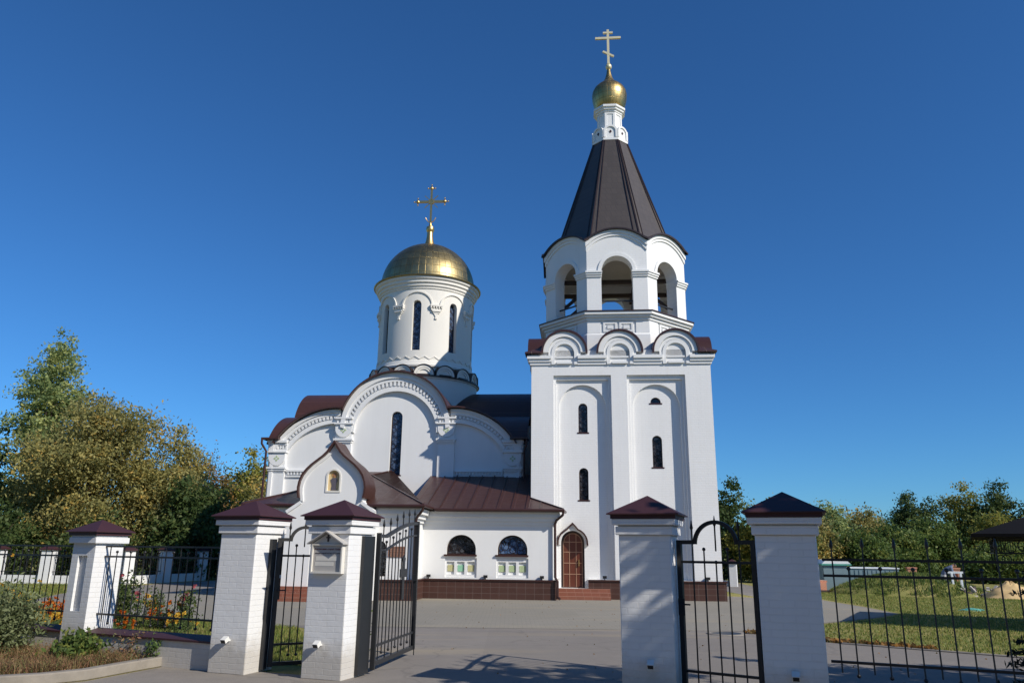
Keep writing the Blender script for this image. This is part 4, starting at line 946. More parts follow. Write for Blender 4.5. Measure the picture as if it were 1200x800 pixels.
p3 = pillar(P3, PANG, 'sunlit white pillar carrying the roofed notice board')
p4 = pillar(P4, PANG, 'shaded white pillar with brown cap, on the right side of the driveway opening')
p5 = pillar(P5, PANG, 'shaded white pillar with near-black cap where the right fence starts', s=0.37)
p1 = pillar(P1, -24.5, 'smaller white fence pillar with a tall recessed niche beside the flower bed', s=0.30, kind='fence_pillar', group=None, niche=True, H=1.76)
# floodlight on each gate pillar
def spot(par, x, z, s):
    a = 0.36*0.82
    mb = MB(); mb.box(x-0.015, x+0.015, -a-0.04, -a, z-0.01, z+0.01); mb.bar((x-0.02, -a-0.035, z+0.03), (x-0.02, -a-0.105, z-0.012), 0.075, 0.055); f = mb.build('floodlight', 'lamp', par)
    m2 = MB(); m2.bar((x-0.02, -a-0.106, z-0.0125), (x-0.02, -a-0.110, z-0.015), 0.06, 0.042); m2.build('lens', 'irongrey', f)
spot(p2, 0.02, 0.42, 1); spot(p3, -0.02, 0.42, 1); spot(p4, 0.06, 0.42, 1); spot(p5, 0.02, 0.42, 1)
# electrical box on p5-like small hooks are left out; black sheet cover on the flank of p3 and p4
for par, sx in ((p3, 1), (p4, -1)):
    mb = MB(); a = 0.36*0.82; x0, x1 = sorted((sx*(a+0.002), sx*(a+0.05))); mb.box(x0, x1, 0.02, a, 0.03, 1.77); mb.build('gate_post', 'irongrey', par)
mb = MB(); a = 0.36*0.82; mb.box(a+0.002, a+0.05, 0.0, 0.10, 0.03, 1.72); mb.build('gate_post', 'irongrey', p2)

# shared bar meshes
def bar_mesh(kind, z0, z1):
    mb = MB()
    mb.tube([(0, 0, z0), (0, 0, z1)], 0.0085, 6)
    if kind == 'plain': pass
    elif kind == 'spear': mb.lathe([(0.0085, z1), (0.02, z1+0.025), (0.016, z1+0.05), (0.004, z1+0.11)], 8)
    else: mb.sphere((0, 0, z1), 0.021, 8); mb.sphere((0, 0, z0), 0.021, 8)
    return mb
def pickets(par, ang, xs, zs_long, zs_short, first=0, topfn=None, y=0.0, kinds=('spear', 'ball')):
    cache = {}
    for i, x in enumerate(xs):
        k = kinds[(i+first) % 2]
        dz = topfn(x, k) if topfn else 0.0
        z0, z1 = zs_long if k != 'ball' else zs_short
        if topfn: o = bar_mesh(k, z0, z1+dz).build('picket', 'iron', par)
        elif k not in cache: o = bar_mesh(k, z0, z1).build('picket', 'iron', par); cache[k] = o
        else: o = cache[k].copy(); COL.objects.link(o)
        o.location = (x, y, 0)
def fence_panel(p, q, label, zs=(1.60, 1.45, 0.62), step=0.145, ext=0.0, long=(0.52, 1.68), short=(0.50, 1.52), group='iron fence panels', kinds=('spear', 'ball')):
    p = Vector(p); q = Vector(q); d = q-p; L_ = d.length; ang = math.atan2(d.y, d.x)
    t = thing('fence_panel', label, 'fence', (p.x, p.y, 0), ang, group)
    for z in zs:
        mb = MB(); mb.box(-ext, L_, -0.014, 0.014, z-0.013, z+0.013); mb.build('rail', 'iron', t)
    n = int((L_-0.12)/step); xs = [0.10+step*i for i in range(n+1)]
    pickets(t, 0, xs, long, short, 0, kinds=kinds)
    return t
def low_wall(p, q, label, h=0.35, wd=0.44, cat='wall'):
    p = Vector(p); q = Vector(q); d = q-p; L_ = d.length; ang = math.atan2(d.y, d.x)
    t = thing('low_wall', label, 'wall', (p.x, p.y, 0), ang, 'low white walls under the fence')
    mb = MB(); mb.box(0, L_, -wd/2, wd/2, 0, h); mb.build('wall', 'pillar', t, bevel=0.006)
    c = MB(); c.slab([(-wd/2-0.03, h), (wd/2+0.03, h), (wd/2+0.03, h+0.025), (0, h+0.075), (-wd/2-0.03, h+0.025)], 0.005, L_-0.005, lambda a, z, dd: (dd, a, z)); c.build('wall_cap', 'cap', t, angle=15)
    return t
d12 = (Vector(P1)-Vector(P2)).normalized()
a2 = Vector(P2)+d12*0.30; a1 = Vector(P1)-d12*0.25; b1 = Vector(P1)+d12*0.25; b0 = Vector(P1)+d12*3.9
low_wall(a1, a2, 'low white wall with plum-brown cap between niche pillar and wicket pillar')
low_wall(b0, b1, 'low white wall with brown cap left of the niche pillar, half hidden by shrubs')
nrm = Vector((-d12.y, d12.x))
nrm = nrm if nrm.y < 0 else -nrm
fence_panel(a1-d12*0.0+nrm*0.06, a2+nrm*0.06, 'black iron fence panel over the low wall left of the wicket pillar', ext=0.12, long=(0.52, 1.61), kinds=('plain', 'ball'))
fence_panel(b0, b1, 'black iron fence panel at the far left behind the sage shrub', long=(0.52, 1.61), kinds=('plain', 'ball'))
dR = Vector((math.cos(R(-24.5)), math.sin(R(-24.5))))
r0 = Vector(P5)+Vector((math.cos(R(PANG)), math.sin(R(PANG))))*0.30+Vector((0.05, 0.0)); r1 = r0+dR*3.3
low_wall(r0, r1, 'low white wall with brown cap below the right fence panel', h=0.22)
fence_panel(r0, r1, 'shaded black iron fence panel right of the dark-capped pillar', zs=(1.545, 1.385, 0.545), step=0.150, long=(0.44, 1.66), short=(0.42, 1.46))
p6c = r1 + dR*0.3

# ---- driveway gate leaves
def gate_leaf(hinge, end, label, cat='gate', flip=1, ztop0=1.80, ztop1=2.03, withcross=True):
    h = Vector(hinge); e = Vector(end); d = e-h; L_ = d.length; ang = math.atan2(d.y, d.x)
    t = thing('gate_leaf', label, 'gate', (h.x, h.y, 0), ang, 'black driveway gate leaves')
    def top(x):
        s = max(0.0, min(1.0, (x-0.18*L_)/(0.82*L_)))
        return ztop0 + (ztop1-ztop0)*math.sin(s*math.pi/2)**1.0 if x > 0.18*L_ else ztop0
    f = MB()
    f.box(0, 0.055, -0.03, 0.03, 0.06, ztop0+0.02); f.box(L_-0.055, L_, -0.03, 0.03, 0.10, ztop1+0.015); f.box(0.055, L_-0.055, -0.025, 0.025, 0.10, 0.16)
    f.build('frame', 'irongrey', t)
    xs = [0.055+(L_-0.11)*i/20 for i in range(21)]
    c = MB()
    for a, b in zip(xs[:-1], xs[1:]): c.bar((a, 0, top(a)-0.02), (b+0.004, 0, top(b)-0.02), 0.045, 0.045)
    c.build('top_rail', 'irongrey', t)
    c = MB()
    for a, b in zip(xs[:-1], xs[1:]): c.bar((a, 0, top(a)-0.21), (b+0.004, 0, top(b)-0.21), 0.028, 0.028)
    c.build('upper_rail', 'irongrey', t)
    c = MB(); c.box(0.055, L_-0.055, -0.014, 0.014, 0.335, 0.365); c.build('lower_rail', 'irongrey', t)
    n = 11
    for i in range(n):
        x = 0.055+(L_-0.11)*(i+1)/(n+1)
        if i % 2 == 0: o = bar_mesh('spear', 0.16, top(x)+0.10)
        else: o = bar_mesh('ball', 0.24, top(x)-0.10)
        ob = o.build('picket', 'iron', t); ob.location = (x, 0, 0)
    if withcross:
        c = MB(); x = L_*0.60
        F = lambda a, z, dd: (a, dd, z)
        c.slab([(x-0.055, 0.88), (x+0.055, 0.88), (x+0.055, 1.20), (x+0.17, 1.20), (x+0.17, 1.32), (x+0.055, 1.32), (x+0.055, 1.42), (x+0.08, 1.47), (x, 1.52), (x-0.08, 1.47), (x-0.055, 1.42), (x-0.055, 1.32), (x-0.17, 1.32), (x-0.17, 1.20), (x-0.055, 1.20)], -0.03, -0.015, F); c.build('gate_cross', 'irongrey', t)
        c = MB(); c.box(L_-0.10, L_-0.056, -0.04, 0.04, 1.12, 1.22); c.build('lock_box', 'irongrey', t); c = MB(); c.tube([(L_-0.08, -0.035, 0.02), (L_-0.08, -0.035, 0.62)], 0.008, 6); c.build('drop_bolt', 'iron', t)
    return t
T3 = rotm(P3, PANG); T4 = rotm(P4, PANG); T2 = rotm(P2, PANG); T5 = rotm(P5, PANG)
h3 = T3(0.37, 0.34)[:2]; h4 = T4(-0.37, 0.34)[:2]
gate_leaf(h3, (-1.50, 12.90), 'open black gate leaf with rising curved top, on the notice-board pillar')
gate_leaf(h4, (2.12, 11.35), 'open black gate leaf folded away behind the driveway pillar on the right', withcross=False)
# ---- wicket gates
def wicket(hinge, end, label, H=1.74):
    h = Vector(hinge); e = Vector(end); d = e-h; L_ = d.length; ang = math.atan2(d.y, d.x)
    t = thing('wicket_gate', label, 'gate', (h.x, h.y, 0), ang, 'black wicket gates')
    f = MB(); f.box(0, 0.055, -0.025, 0.025, 0.06, H); f.box(L_-0.045, L_, -0.025, 0.025, 0.06, H); f.box(0.055, L_-0.045, -0.02, 0.02, 0.07, 0.12)
    f.build('frame', 'iron', t)
    r = L_*0.27; c0 = L_*0.51
    c = MB(); F = lambda a, z, dd: (a, dd, z)
    c.box(0.055, c0-r, -0.018, 0.018, H-0.045, H); c.box(c0+r, L_-0.045, -0.018, 0.018, H-0.045, H)
    c.slab(ringband(c0, H-0.045, r+0.02, r-0.022, 0, 180, 22), -0.018, 0.018, F); c.build('arched_rail', 'iron', t)
    for z in (H-0.24, 0.34):
        c = MB(); c.box(0.055, L_-0.045, -0.012, 0.012, z-0.014, z+0.014); c.build('rail', 'iron', t)
    n = 5
    for i in range(n):
        x = 0.05+(L_-0.09)*(i+1)/(n+1)
        if i in (0, 4): o = bar_mesh('spear', 0.12, H+0.11)
        elif i == 2: o = bar_mesh('ball', 0.20, H-0.24)
        else: o = bar_mesh('ball', 0.20, H-0.10)
        ob = o.build('picket', 'iron', t); ob.location = (x, 0, 0)
    c = MB(); c.tube([(c0, 0, H+0.16), (c0, 0, H-0.12)], 0.009, 6); c.lathe([(0.009, H+0.15), (0.02, H+0.175), (0.015, H+0.20), (0.003, H+0.27)], 8, (c0, 0)); c.build('finial', 'iron', t)
    c = MB(); c.box(0.0, 0.075, -0.035, -0.02, 0.92, 1.10); c.tube([(0.03, -0.05, 1.04), (0.15, -0.055, 1.04)], 0.010, 6); c.build('handle', 'iron', t)
    return t
wicket(T2(0.36, 0.10)[:2], (-2.60, 11.46), 'black wicket gate standing ajar between the two sunlit pillars')
wicket(T4(0.32, 0.02)[:2], T5(-0.325, 0.02)[:2], 'shaded black wicket gate with arched top, closed between the two shaded pillars')
# ---- notice board on p3
nb = thing('notice_board', 'small grey notice board with a pointed roof on the sunlit pillar', 'sign', (P3[0], P3[1], 0), R(PANG))
F = lambda a, z, d: (a, -0.295-d, z)
bx, w2 = 0.01, 0.215
mb = MB(); mb.slab(rect(bx-w2, bx+w2, 1.31, 1.645), 0.003, 0.05, F); mb.build('panel', 'board', nb)
mb = MB(); mb.slab([rect(bx-w2-0.02, bx+w2+0.02, 1.29, 1.66), rect(bx-w2, bx+w2, 1.312, 1.643)], 0.002, 0.075, F); mb.build('frame', 'cream', nb)
mb = MB(); mb.slab([(bx-w2-0.03, 1.662), (bx+w2+0.03, 1.662), (bx, 1.80)], 0.003, 0.05, F); mb.build('gable', 'cream', nb)
mb = MB(); mb.slab([(bx-w2-0.06, 1.655), (bx, 1.815), (bx+w2+0.06, 1.655), (bx+w2+0.06, 1.668), (bx, 1.832), (bx-w2-0.06, 1.668)], 0.0, 0.13, F); mb.build('board_roof', 'board', nb)
mb = MB(); mb.slab(rect(bx-0.012, bx+0.012, 1.69, 1.78), 0.052, 0.058, F); mb.slab(rect(bx-0.03, bx+0.03, 1.735, 1.75), 0.052, 0.059, F); mb.build('small_cross', 'ink', nb)
def text(body, size, x, z, mat, parent, y, ax='LEFT'):
    cu = bpy.data.curves.new('lettering', 'FONT'); cu.body = body; cu.size = size; cu.extrude = 0.001; cu.align_x = ax
    o = bpy.data.objects.new('lettering', cu); COL.objects.link(o)
    bpy.context.view_layer.update()
    me = bpy.data.meshes.new_from_object(o.evaluated_get(bpy.context.evaluated_depsgraph_get()))
    bpy.data.objects.remove(o); bpy.data.curves.remove(cu)
    t = bpy.data.objects.new('lettering', me); COL.objects.link(t); me.materials.clear(); me.materials.append(MAT[mat])
    t.parent = parent; t.location = (x, y, z); t.rotation_euler = (R(90), 0, 0); return t
yb = -0.295-0.052
text('Расписание служб. Храм', 0.032, bx, 1.585, 'red', nb, yb, 'CENTER')
text('начало служб в 8 и в 17 часов', 0.026, bx, 1.535, 'ink', nb, yb, 'CENTER')
mb = MB(); mb.slab(rect(bx-0.17, bx+0.15, 1.45, 1.505), 0.05, 0.0515, F); mb.slab(rect(bx-0.18, bx+0.10, 1.385, 1.435), 0.05, 0.0516, F); mb.build('paper_strip', 'cream', nb)
# ------------------------------------------------------------------ trees
def leafmesh(name, P, size, tint, rng, mat, parent, aspect=0.55, droop=0.0):
    """one leaf-sized diamond per point"""
    n = len(P)
    d = rng.normal(size=(n, 3)); d[:, 2] -= droop; d /= np.linalg.norm(d, axis=1)[:, None]
    e = rng.normal(size=(n, 3)); e -= (e*d).sum(1)[:, None]*d; e /= np.linalg.norm(e, axis=1)[:, None]
    s = size*(0.6+0.8*rng.random(n))[:, None]
    V = np.stack([P-d*s*0.5, P+e*s*aspect*0.5, P+d*s*0.5, P-e*s*aspect*0.5], 1).reshape(-1, 3)
    me = bpy.data.meshes.new(name); me.vertices.add(4*n); me.vertices.foreach_set('co', V.astype(np.float32).ravel())
    me.loops.add(4*n); me.loops.foreach_set('vertex_index', np.arange(4*n, dtype=np.int32))
    me.polygons.add(n); me.polygons.foreach_set('loop_start', np.arange(0, 4*n, 4, dtype=np.int32))
    me.update(); me.validate()
    at = me.attributes.new('tint', 'FLOAT', 'FACE'); at.data.foreach_set('value', np.clip(tint, 0, 1).astype(np.float32))
    me.materials.append(MAT[mat]); o = bpy.data.objects.new(name, me); COL.objects.link(o)
    if parent is not None: o.parent = parent
    return o
def crown_points(rng, lobes, n, rc, spread=0.42):
    """leaf clumps spread through a set of ellipsoids (x, y, z, rx, ry, rz)"""
    vol = np.array([l[3]*l[4]*l[5] for l in lobes])**0.8; vol /= vol.sum()
    Ps, Ts, Cs = [], [], []
    nc = max(8, int(n/45))
    for l, f in zip(lobes, vol):
        k = max(3, int(nc*f))
        d = rng.normal(size=(k, 3)); d /= np.linalg.norm(d, axis=1)[:, None]
        r = rng.random(k)**0.42
        c = d*r[:, None]*np.array(l[3:6]) + np.array(l[:3])
        m_ = max(6, int(n*f/k))
        rr = rc*(0.5+rng.random(k))
        P = c[:, None, :] + rng.normal(size=(k, m_, 3))*rr[:, None, None]*np.array([1, 1, 0.7])*0.62
        T = np.repeat(np.clip(rng.normal(0.45, 0.24, k), 0, 1)[:, None], m_, 1) + rng.normal(0, 0.12, (k, m_))
        Ps.append(P.reshape(-1, 3)); Ts.append(T.ravel()); Cs.append(c)
    return np.concatenate(Ps), np.concatenate(Ts), np.concatenate(Cs)
def trunk_part(t, rng, h, r, C, ntarget=14, base=0.25, mat='bark'):
    mb = MB(); top = h*0.72
    pts = [(0, 0, -0.05)] + [(rng.normal(0, 0.02*h*0.5), rng.normal(0, 0.02*h*0.5), top*f) for f in (0.25, 0.5, 0.75, 1.0)]
    mb.tube(pts, r, 8, r*0.25)
    idx = rng.choice(len(C), min(ntarget, len(C)), replace=False)
    for i in idx:
        c = C[i]; zb = min(top*0.95, max(h*0.12, c[2]*(0.35+0.3*rng.random())))
        b = np.array([0, 0, zb]); mid = b*0.5+c*0.5+np.array([0, 0, -0.03*h]) + rng.normal(0, 0.03*h, 3)
        mb.tube([tuple(b), tuple(mid), tuple(c)], r*0.35, 5, r*0.06)
    return mb.build('trunk', mat, t, weld=False)
TG = 'trees behind the churchyard'
def tree(name, label, x, y, h, lobes, n, leaf, rc, mat, seed, r=0.16, group=TG, aspect=0.55, droop=0.0, limbs=22, cat='tree', z=0.0, name2='crown'):
    rng = np.random.default_rng(seed)
    t = thing(name, label, cat, (x, y, z), 0, group)
    P, T, C = crown_points(rng, lobes, n, rc)
    keep = P[:, 2] > 0.05
    trunk_part(t, rng, h, r, C, limbs)
    leafmesh(name2, P[keep], leaf, T[keep], rng, mat, t, aspect, droop)
    return t
def dome_lobes(h, wd, z0=0.15, k=9, seed=0, dep=None, cone=False):
    rng = np.random.default_rng(seed); dep = dep or wd; L_ = []
    for i in range(k):
        f = (i+0.5)/k; z = h*(z0+(1-z0)*f*0.92)
        prof = (1-f)**0.62*0.98+0.05 if cone else math.sqrt(max(0.05, 1-(max(0, (f-0.42))/0.62)**2))*(0.75+0.25*min(1, f/0.3))
        a = rng.random()*6.28; off = wd/2*prof*(0.30 if cone else 0.48)
        rr = wd/2*prof*(0.62 if cone else 0.60)*(0.8+0.4*rng.random())
        L_.append((math.cos(a)*off, math.sin(a)*off*dep/wd, z, rr, rr*dep/wd, h*(1-z0)/k*(1.5 if cone else 1.25)))
        if not cone:
            a += 2.3; L_.append((math.cos(a)*off*1.2, math.sin(a)*off*1.2*dep/wd, z-h*0.05, rr*0.8, rr*0.8*dep/wd, h*(1-z0)/k*1.1))
    return L_
# left group
tree('poplar_tree', 'tall pointed grey-green poplar rising above the autumn trees at the left', -27.9, 46, 14.7, [(0, 0, 5, 2.0, 2.0, 1.8), (0.3, 0, 7, 2.2, 2.2, 1.6), (-0.4, 0, 8.6, 2.1, 2.1, 1.5), (0.3, 0.2, 10.2, 1.9, 1.9, 1.4), (-0.3, 0, 11.6, 1.4, 1.4, 1.1), (0.3, 0, 12.6, 1.1, 1.1, 1.0), (0, 0, 13.6, 0.6, 0.6, 0.9), (1.2, 0, 9.4, 1.0, 1.0, 0.8), (-1.3, 0, 10.4, 0.8, 0.8, 0.8)], 26000, 0.19, 0.40, 'l_poplar', 1, 0.22)
tree('willow_tree', 'broad olive-yellow willow filling the left behind the niche pillar', -22.3, 42, 9.7,
     dome_lobes(9.7, 9.4, 0.04, 9, 5, 6), 74000, 0.20, 0.62, 'l_olive', 4, 0.3, aspect=0.42, droop=0.5)
tree('willow_tree', 'lower olive willow merging with the right shoulder of the broad yellow willow', -18.9, 43.5, 7.9, dome_lobes(7.9, 5.4, 0.04, 8, 8), 30000, 0.19, 0.52, 'l_olive', 7, 0.2, aspect=0.42, droop=0.5)
tree('leafy_tree', 'dark green tree cut by the left edge of the view', -31.5, 45, 8.6, dome_lobes(8.6, 7, 0.05, 8, 11), 17000, 0.25, 0.6, 'l_dark', 10, 0.25)
tree('leafy_tree', 'dark green bushy tree just left of the first brown pillar cap by the wicket', -16.6, 41.5, 4.9, dome_lobes(4.9, 4.2, 0.02, 7, 14), 19000, 0.22, 0.5, 'l_dark', 13, 0.16)
tree('leafy_tree', 'tall yellow-green tree left of the church corner', -21.2, 63, 9.2, dome_lobes(9.2, 5.4, 0.05, 8, 17), 15000, 0.25, 0.6, 'l_yellow', 16, 0.16)
tree('leafy_tree', 'small olive tree touching the left corner of the church', -19.0, 60, 6.9, dome_lobes(6.9, 5.0, 0.05, 7, 19), 11000, 0.2, 0.5, 'l_olive', 18, 0.14)
tree('leafy_tree', 'thin orange-brown tree between the willow and the dark green tree', -20.5, 51.5, 7.2, dome_lobes(7.2, 5.0, 0.1, 8, 21), 8000, 0.2, 0.6, 'l_orange', 20, 0.16, limbs=26)
tree('bare_tree', 'nearly bare tree with fine grey twigs behind the willow shoulder', -22.2, 56, 9.0, dome_lobes(9.0, 5.0, 0.25, 8, 24), 900, 0.16, 0.6, 'l_orange', 23, 0.17, limbs=60)
tree('leafy_tree', 'dark shrubby tree behind the far-left white fence', -25.5, 39.5, 3.6, dome_lobes(3.6, 5.0, 0.0, 5, 27), 7000, 0.2, 0.5, 'l_dark', 26, 0.12)
tree('leafy_tree', 'dark undergrowth bush between the far white fence pillars', -20.4, 39.2, 3.0, dome_lobes(3.0, 4.8, 0.0, 5, 29), 6500, 0.18, 0.5, 'l_dark', 28, 0.1)
tree('leafy_tree', 'low olive bush below the orange-brown tree', -17.6, 45.5, 3.2, dome_lobes(3.2, 4.6, 0.0, 5, 31), 5000, 0.18, 0.5, 'l_olive', 30, 0.1)
# right group
tree('pine_tree', 'blue-green pine right beside the bell tower wall', 13.3, 48, 5.9, dome_lobes(5.9, 3.0, 0.05, 8, 33), 11000, 0.18, 0.36, 'l_dark', 32, 0.15)
tree('leafy_tree', 'yellow-green bush tree between the bell tower and the dark-capped pillar', 14.7, 46, 4.7, dome_lobes(4.7, 3.6, 0.02, 7, 35), 13000, 0.18, 0.4, 'l_yellow', 34, 0.14)
RT = [(19.5, 52, 4.6, 4.2, 'l_olive', 'olive tree mostly behind the dark-capped pillar'), (24.4, 60, 5.6, 4.2, 'l_poplar', 'grey-green tree at the right shoulder of the dark-capped pillar'),
      (28.6, 63, 5.2, 4.6, 'l_olive', 'rounded brownish olive tree between the two thin bare trees and the round dark tree'), (33.2, 65, 6.8, 4.2, 'l_dark', 'round-topped dark tree near the middle of the right wood'),
      (36.6, 64, 7.2, 4.6, 'l_yellow', 'tall yellow birch-like tree, brightest of the right wood'), (38.4, 62, 7.3, 3.9, 'l_dark', 'tall dark tree left of the sky gap at the right'),
      (41.0, 60, 7.0, 4.6, 'l_dark', 'dark tree cut by the right edge of the view'), (31.0, 58, 4.2, 4.8, 'l_green', 'low fresh green tree under the round dark tree'),
      (26.3, 54, 3.6, 4.4, 'l_green', 'low green tree behind the two brick posts'), (35.2, 57, 4.6, 5.0, 'l_yellow', 'yellow-green bush tree above the rubble heap'),
      (38.4, 54, 3.8, 5.0, 'l_yellow', 'low yellow-green bush under the pavilion roof'), (22.4, 51, 3.0, 4.2, 'l_green', 'green bush behind the blue-grey shed'),
      (30.2, 49, 2.4, 5.0, 'l_green', 'wide green bush behind the grassy mound'), (17.6, 50.5, 3.6, 3.6, 'l_green', 'green bush right of the far white fence post')]
for i, (x, y, h, wd, mt, lab) in enumerate(RT):
    tree('leafy_tree', lab, x, y, h, dome_lobes(h, wd, 0.02, 7, 40+i), 14500, 0.20, 0.46, mt, 60+i, 0.14)
tree('bare_tree', 'first thin leafless tree above the brick posts, left of the pair', 32.2, 75, 6.4, dome_lobes(6.4, 2.6, 0.3, 8, 81), 260, 0.16, 0.4, 'l_orange', 80, 0.10, limbs=46)
tree('bare_tree', 'second thin leafless tree above the brick posts, right of the pair', 34.6, 75, 6.0, dome_lobes(6.0, 2.8, 0.3, 8, 83), 260, 0.16, 0.4, 'l_orange', 82, 0.10, limbs=46)
# far wood closing the horizon
rng = np.random.default_rng(5); P = []
for i in range(240):
    a = R(-62+124*i/239); d = 95+rng.normal(0, 6); c = np.array([d*math.sin(a), d*math.cos(a), 2.3])
    P.append(c + rng.normal(size=(110, 3))*np.array([1.5, 1.5, 1.1]))
P = np.concatenate(P); P = P[P[:, 2] > 0]
fw = leafmesh('distant_wood', P, 0.6, rng.random(len(P)), rng, 'l_green', None); fw['kind'] = 'stuff'; tag(fw, 'distant strip of green woodland behind the trees', 'wood')
# trees to the right of the camera: they throw the dappled shade on the right half of the foreground
tree('maple_tree', 'maple standing right of the gate, outside the picture, shading the right pillars', 8.6, 4.75, 7.0, [(-1.0, 0.3, 5.5, 1.3, 1.0, 0.8), (0.2, -0.5, 5.8, 1.2, 1.0, 1.0), (1.2, -0.9, 5.9, 1.4, 1.2, 1.3), (0.0, 0.0, 4.7, 1.8, 1.2, 0.8), (1.6, -0.6, 4.6, 1.4, 1.2, 1.1), (-1.2, 1.2, 5.9, 1.3, 0.75, 0.7), (0.2, 1.3, 5.9, 1.1, 0.7, 0.7)], 5000, 0.20, 0.22, 'l_green', 101, 0.15, group=None, aspect=0.7)
tree('maple_tree', 'second maple further right along the fence, outside the picture', 13.2, 5.4, 7.5, [(0, 0, 5.2, 2.2, 1.7, 1.7), (-1.6, 0.4, 4.9, 1.5, 1.3, 1.3), (2.0, 0.0, 4.9, 2.0, 1.5, 1.5), (0, 0, 3.6, 2.4, 1.4, 1.0)], 10500, 0.2, 0.36, 'l_green', 103, 0.17, group=None, aspect=0.7)
rng = np.random.default_rng(6); P = []
for i in range(260):
    x = -46+60*i/259; c = np.array([x, -14+rng.normal(0, 1.2), 6.0+rng.normal(0, 0.6)]); P.append(c + rng.normal(size=(85, 3))*np.array([0.9, 1.0, 3.4]))
P = np.concatenate(P); P = P[P[:, 2] > 0]
fw = leafmesh('sky_dimming_wood', P, 0.75, rng.random(len(P)), rng, 'l_dark', None); fw['kind'] = 'stuff'; tag(fw, 'unseen band of dark foliage behind the viewer, added to dim the sky light', 'wood')  # added out of view to cut sky light on the sides facing the camera
# spruce at the right edge: whorls of drooping branches with needles
def spruce(x, y, h, wd, seed, label):
    rng = np.random.default_rng(seed); t = thing('spruce_tree', label, 'tree', (x, y, 0))
    mb = MB(); mb.tube([(0, 0, 0), (0, 0, h*0.5), (0, 0, h)], 0.07, 8, 0.012); P = []
    for j in range(int(h/0.22)):
        z = 0.25+j*0.22; L_ = wd/2*(1-z/h)+0.08
        for k in range(7):
            a = k*0.9+j*1.3+rng.normal(0, 0.2); e = np.array([math.cos(a)*L_, math.sin(a)*L_, z-0.10*L_+0.06*rng.normal()])
            b = np.array([0, 0, z+0.06]); mb.tube([tuple(b), tuple((b+e)/2+np.array([0, 0, -0.06*L_])), tuple(e)], 0.012, 4, 0.003)
            n = int(110*L_)+12; f = rng.random(n)**0.8; lat = np.array([-math.sin(a), math.cos(a), 0])
            q = b+(e-b)*f[:, None]; q = q+lat[None, :]*(rng.normal(0, 0.11, n)*(1.15-f))[:, None]*L_*1.1+rng.normal(0, 0.02, (n, 3)); P.append(q)
    P = np.concatenate(P); mb.build('trunk', 'bark', t, weld=False); leafmesh('needles', P, 0.085, rng.random(len(P)), rng, 'l_spruce', t, 0.28)
    return t
spruce(7.35, 10.1, 3.4, 2.5, 7, 'dark young spruce whose branch tips enter at the right edge')
# ------------------------------------------------------------------ plants near the fence
def plant(name, label, x, y, h, wd, n, leaf, mat, seed, stems=14, aspect=0.4, flower=None, nf=0, fsize=0.04, cat='plant', group=None, z=0.0, clump=0.10):
    rng = np.random.default_rng(seed); t = thing(name, label, cat, (x, y, z), 0, group)
    mb = MB(); tips = []
    for i in range(stems):
        a = rng.random()*6.28; r = wd/2*math.sqrt(rng.random()); hh = h*(0.6+0.4*rng.random())*(1-0.35*(r/(wd/2))**2)
        tip = np.array([math.cos(a)*r, math.sin(a)*r, hh]); b = tip*np.array([0.35, 0.35, 0]); tips.append((b, tip)); mb.tube([tuple(b), tuple((b+tip)/2+rng.normal(0, 0.02, 3)), tuple(tip)], 0.006, 4, 0.002)
    mb.build('stems', 'stem', t, weld=False)
    k = max(1, n//stems); P = []
    for b, tip in tips:
        f = rng.random(k)**0.7; P.append(b+(tip-b)*f[:, None]+rng.normal(0, clump, (k, 3))*np.array([1, 1, 0.6]))
    P = np.concatenate(P); P[:, 2] = np.abs(P[:, 2]); leafmesh('foliage', P, leaf, rng.random(len(P)), rng, mat, t, aspect)
    if flower:
        Q = []
        for i in range(nf):
            b, tip = tips[rng.integers(len(tips))]; c = tip+rng.normal(0, clump*0.9, 3)+np.array([0, 0, clump*0.4]); Q.append(c+rng.normal(0, fsize*0.33, (12, 3)))
        Q = np.concatenate(Q); leafmesh('flowers', Q, fsize, rng.random(len(Q)), rng, flower, t, 0.9)
    return t
MG_ = 'marigolds behind the left fence'
rnd = random.Random(4)
def along(s, off):   # point along the left fence line, off metres behind it
    p = Vector(P2)+d12*s-nrm*off; return p.x, p.y
k = 0
for x, y, fl, h, wd, lab in ((-10.25, 17.3, 'f_orange', .36, .75, 'orange marigold clump left of the niche pillar, farthest from it'), (-9.75, 17.2, 'f_orange', .40, .75, 'orange marigold clump in the middle of the three left of the niche pillar'), (-9.3, 16.7, 'f_orange', .40, .6, 'orange marigold clump left of the niche pillar, nearest to it'),
                      (-8.75, 15.7, 'f_yellow', .34, .55, 'low yellow marigold clump against the brown wall cap left of the niche pillar'), (-9.2, 16.2, 'f_yellow', .32, .5, 'second low yellow marigold clump left of the niche pillar'),
                      (-7.03, 16.36, 'f_orange', .40, .42, 'orange marigold clump left of the silvery foliage plant'), (-6.55, 16.2, 'f_orange', .42, .55, 'orange marigold clump between silvery foliage and wicket pillar'), (-6.1, 15.2, 'f_yellow', .36, .6, 'low yellow marigold clump beside the wicket pillar'),
                      (-7.2, 15.2, 'f_orange', .34, .35, 'small orange marigold clump at the foot of the rose bush')):
    plant('marigold', lab, x, y, h+.05, wd, 420, 0.05, 'l_shrub', 200+k, 12, 0.4, fl, (34 if fl == 'f_orange' else 24) if x < -8 else 15, 0.05, 'flower', MG_, 0.0, 0.06); k += 1
plant('rose_bush', 'dark leafy rose bush with a pink bloom right of the niche pillar', -7.75, 16.0, 1.15, 1.0, 3600, 0.06, 'l_dark', 220, 24, 0.6, 'f_pink', 5, 0.07, 'bush', None, 0, 0.13)
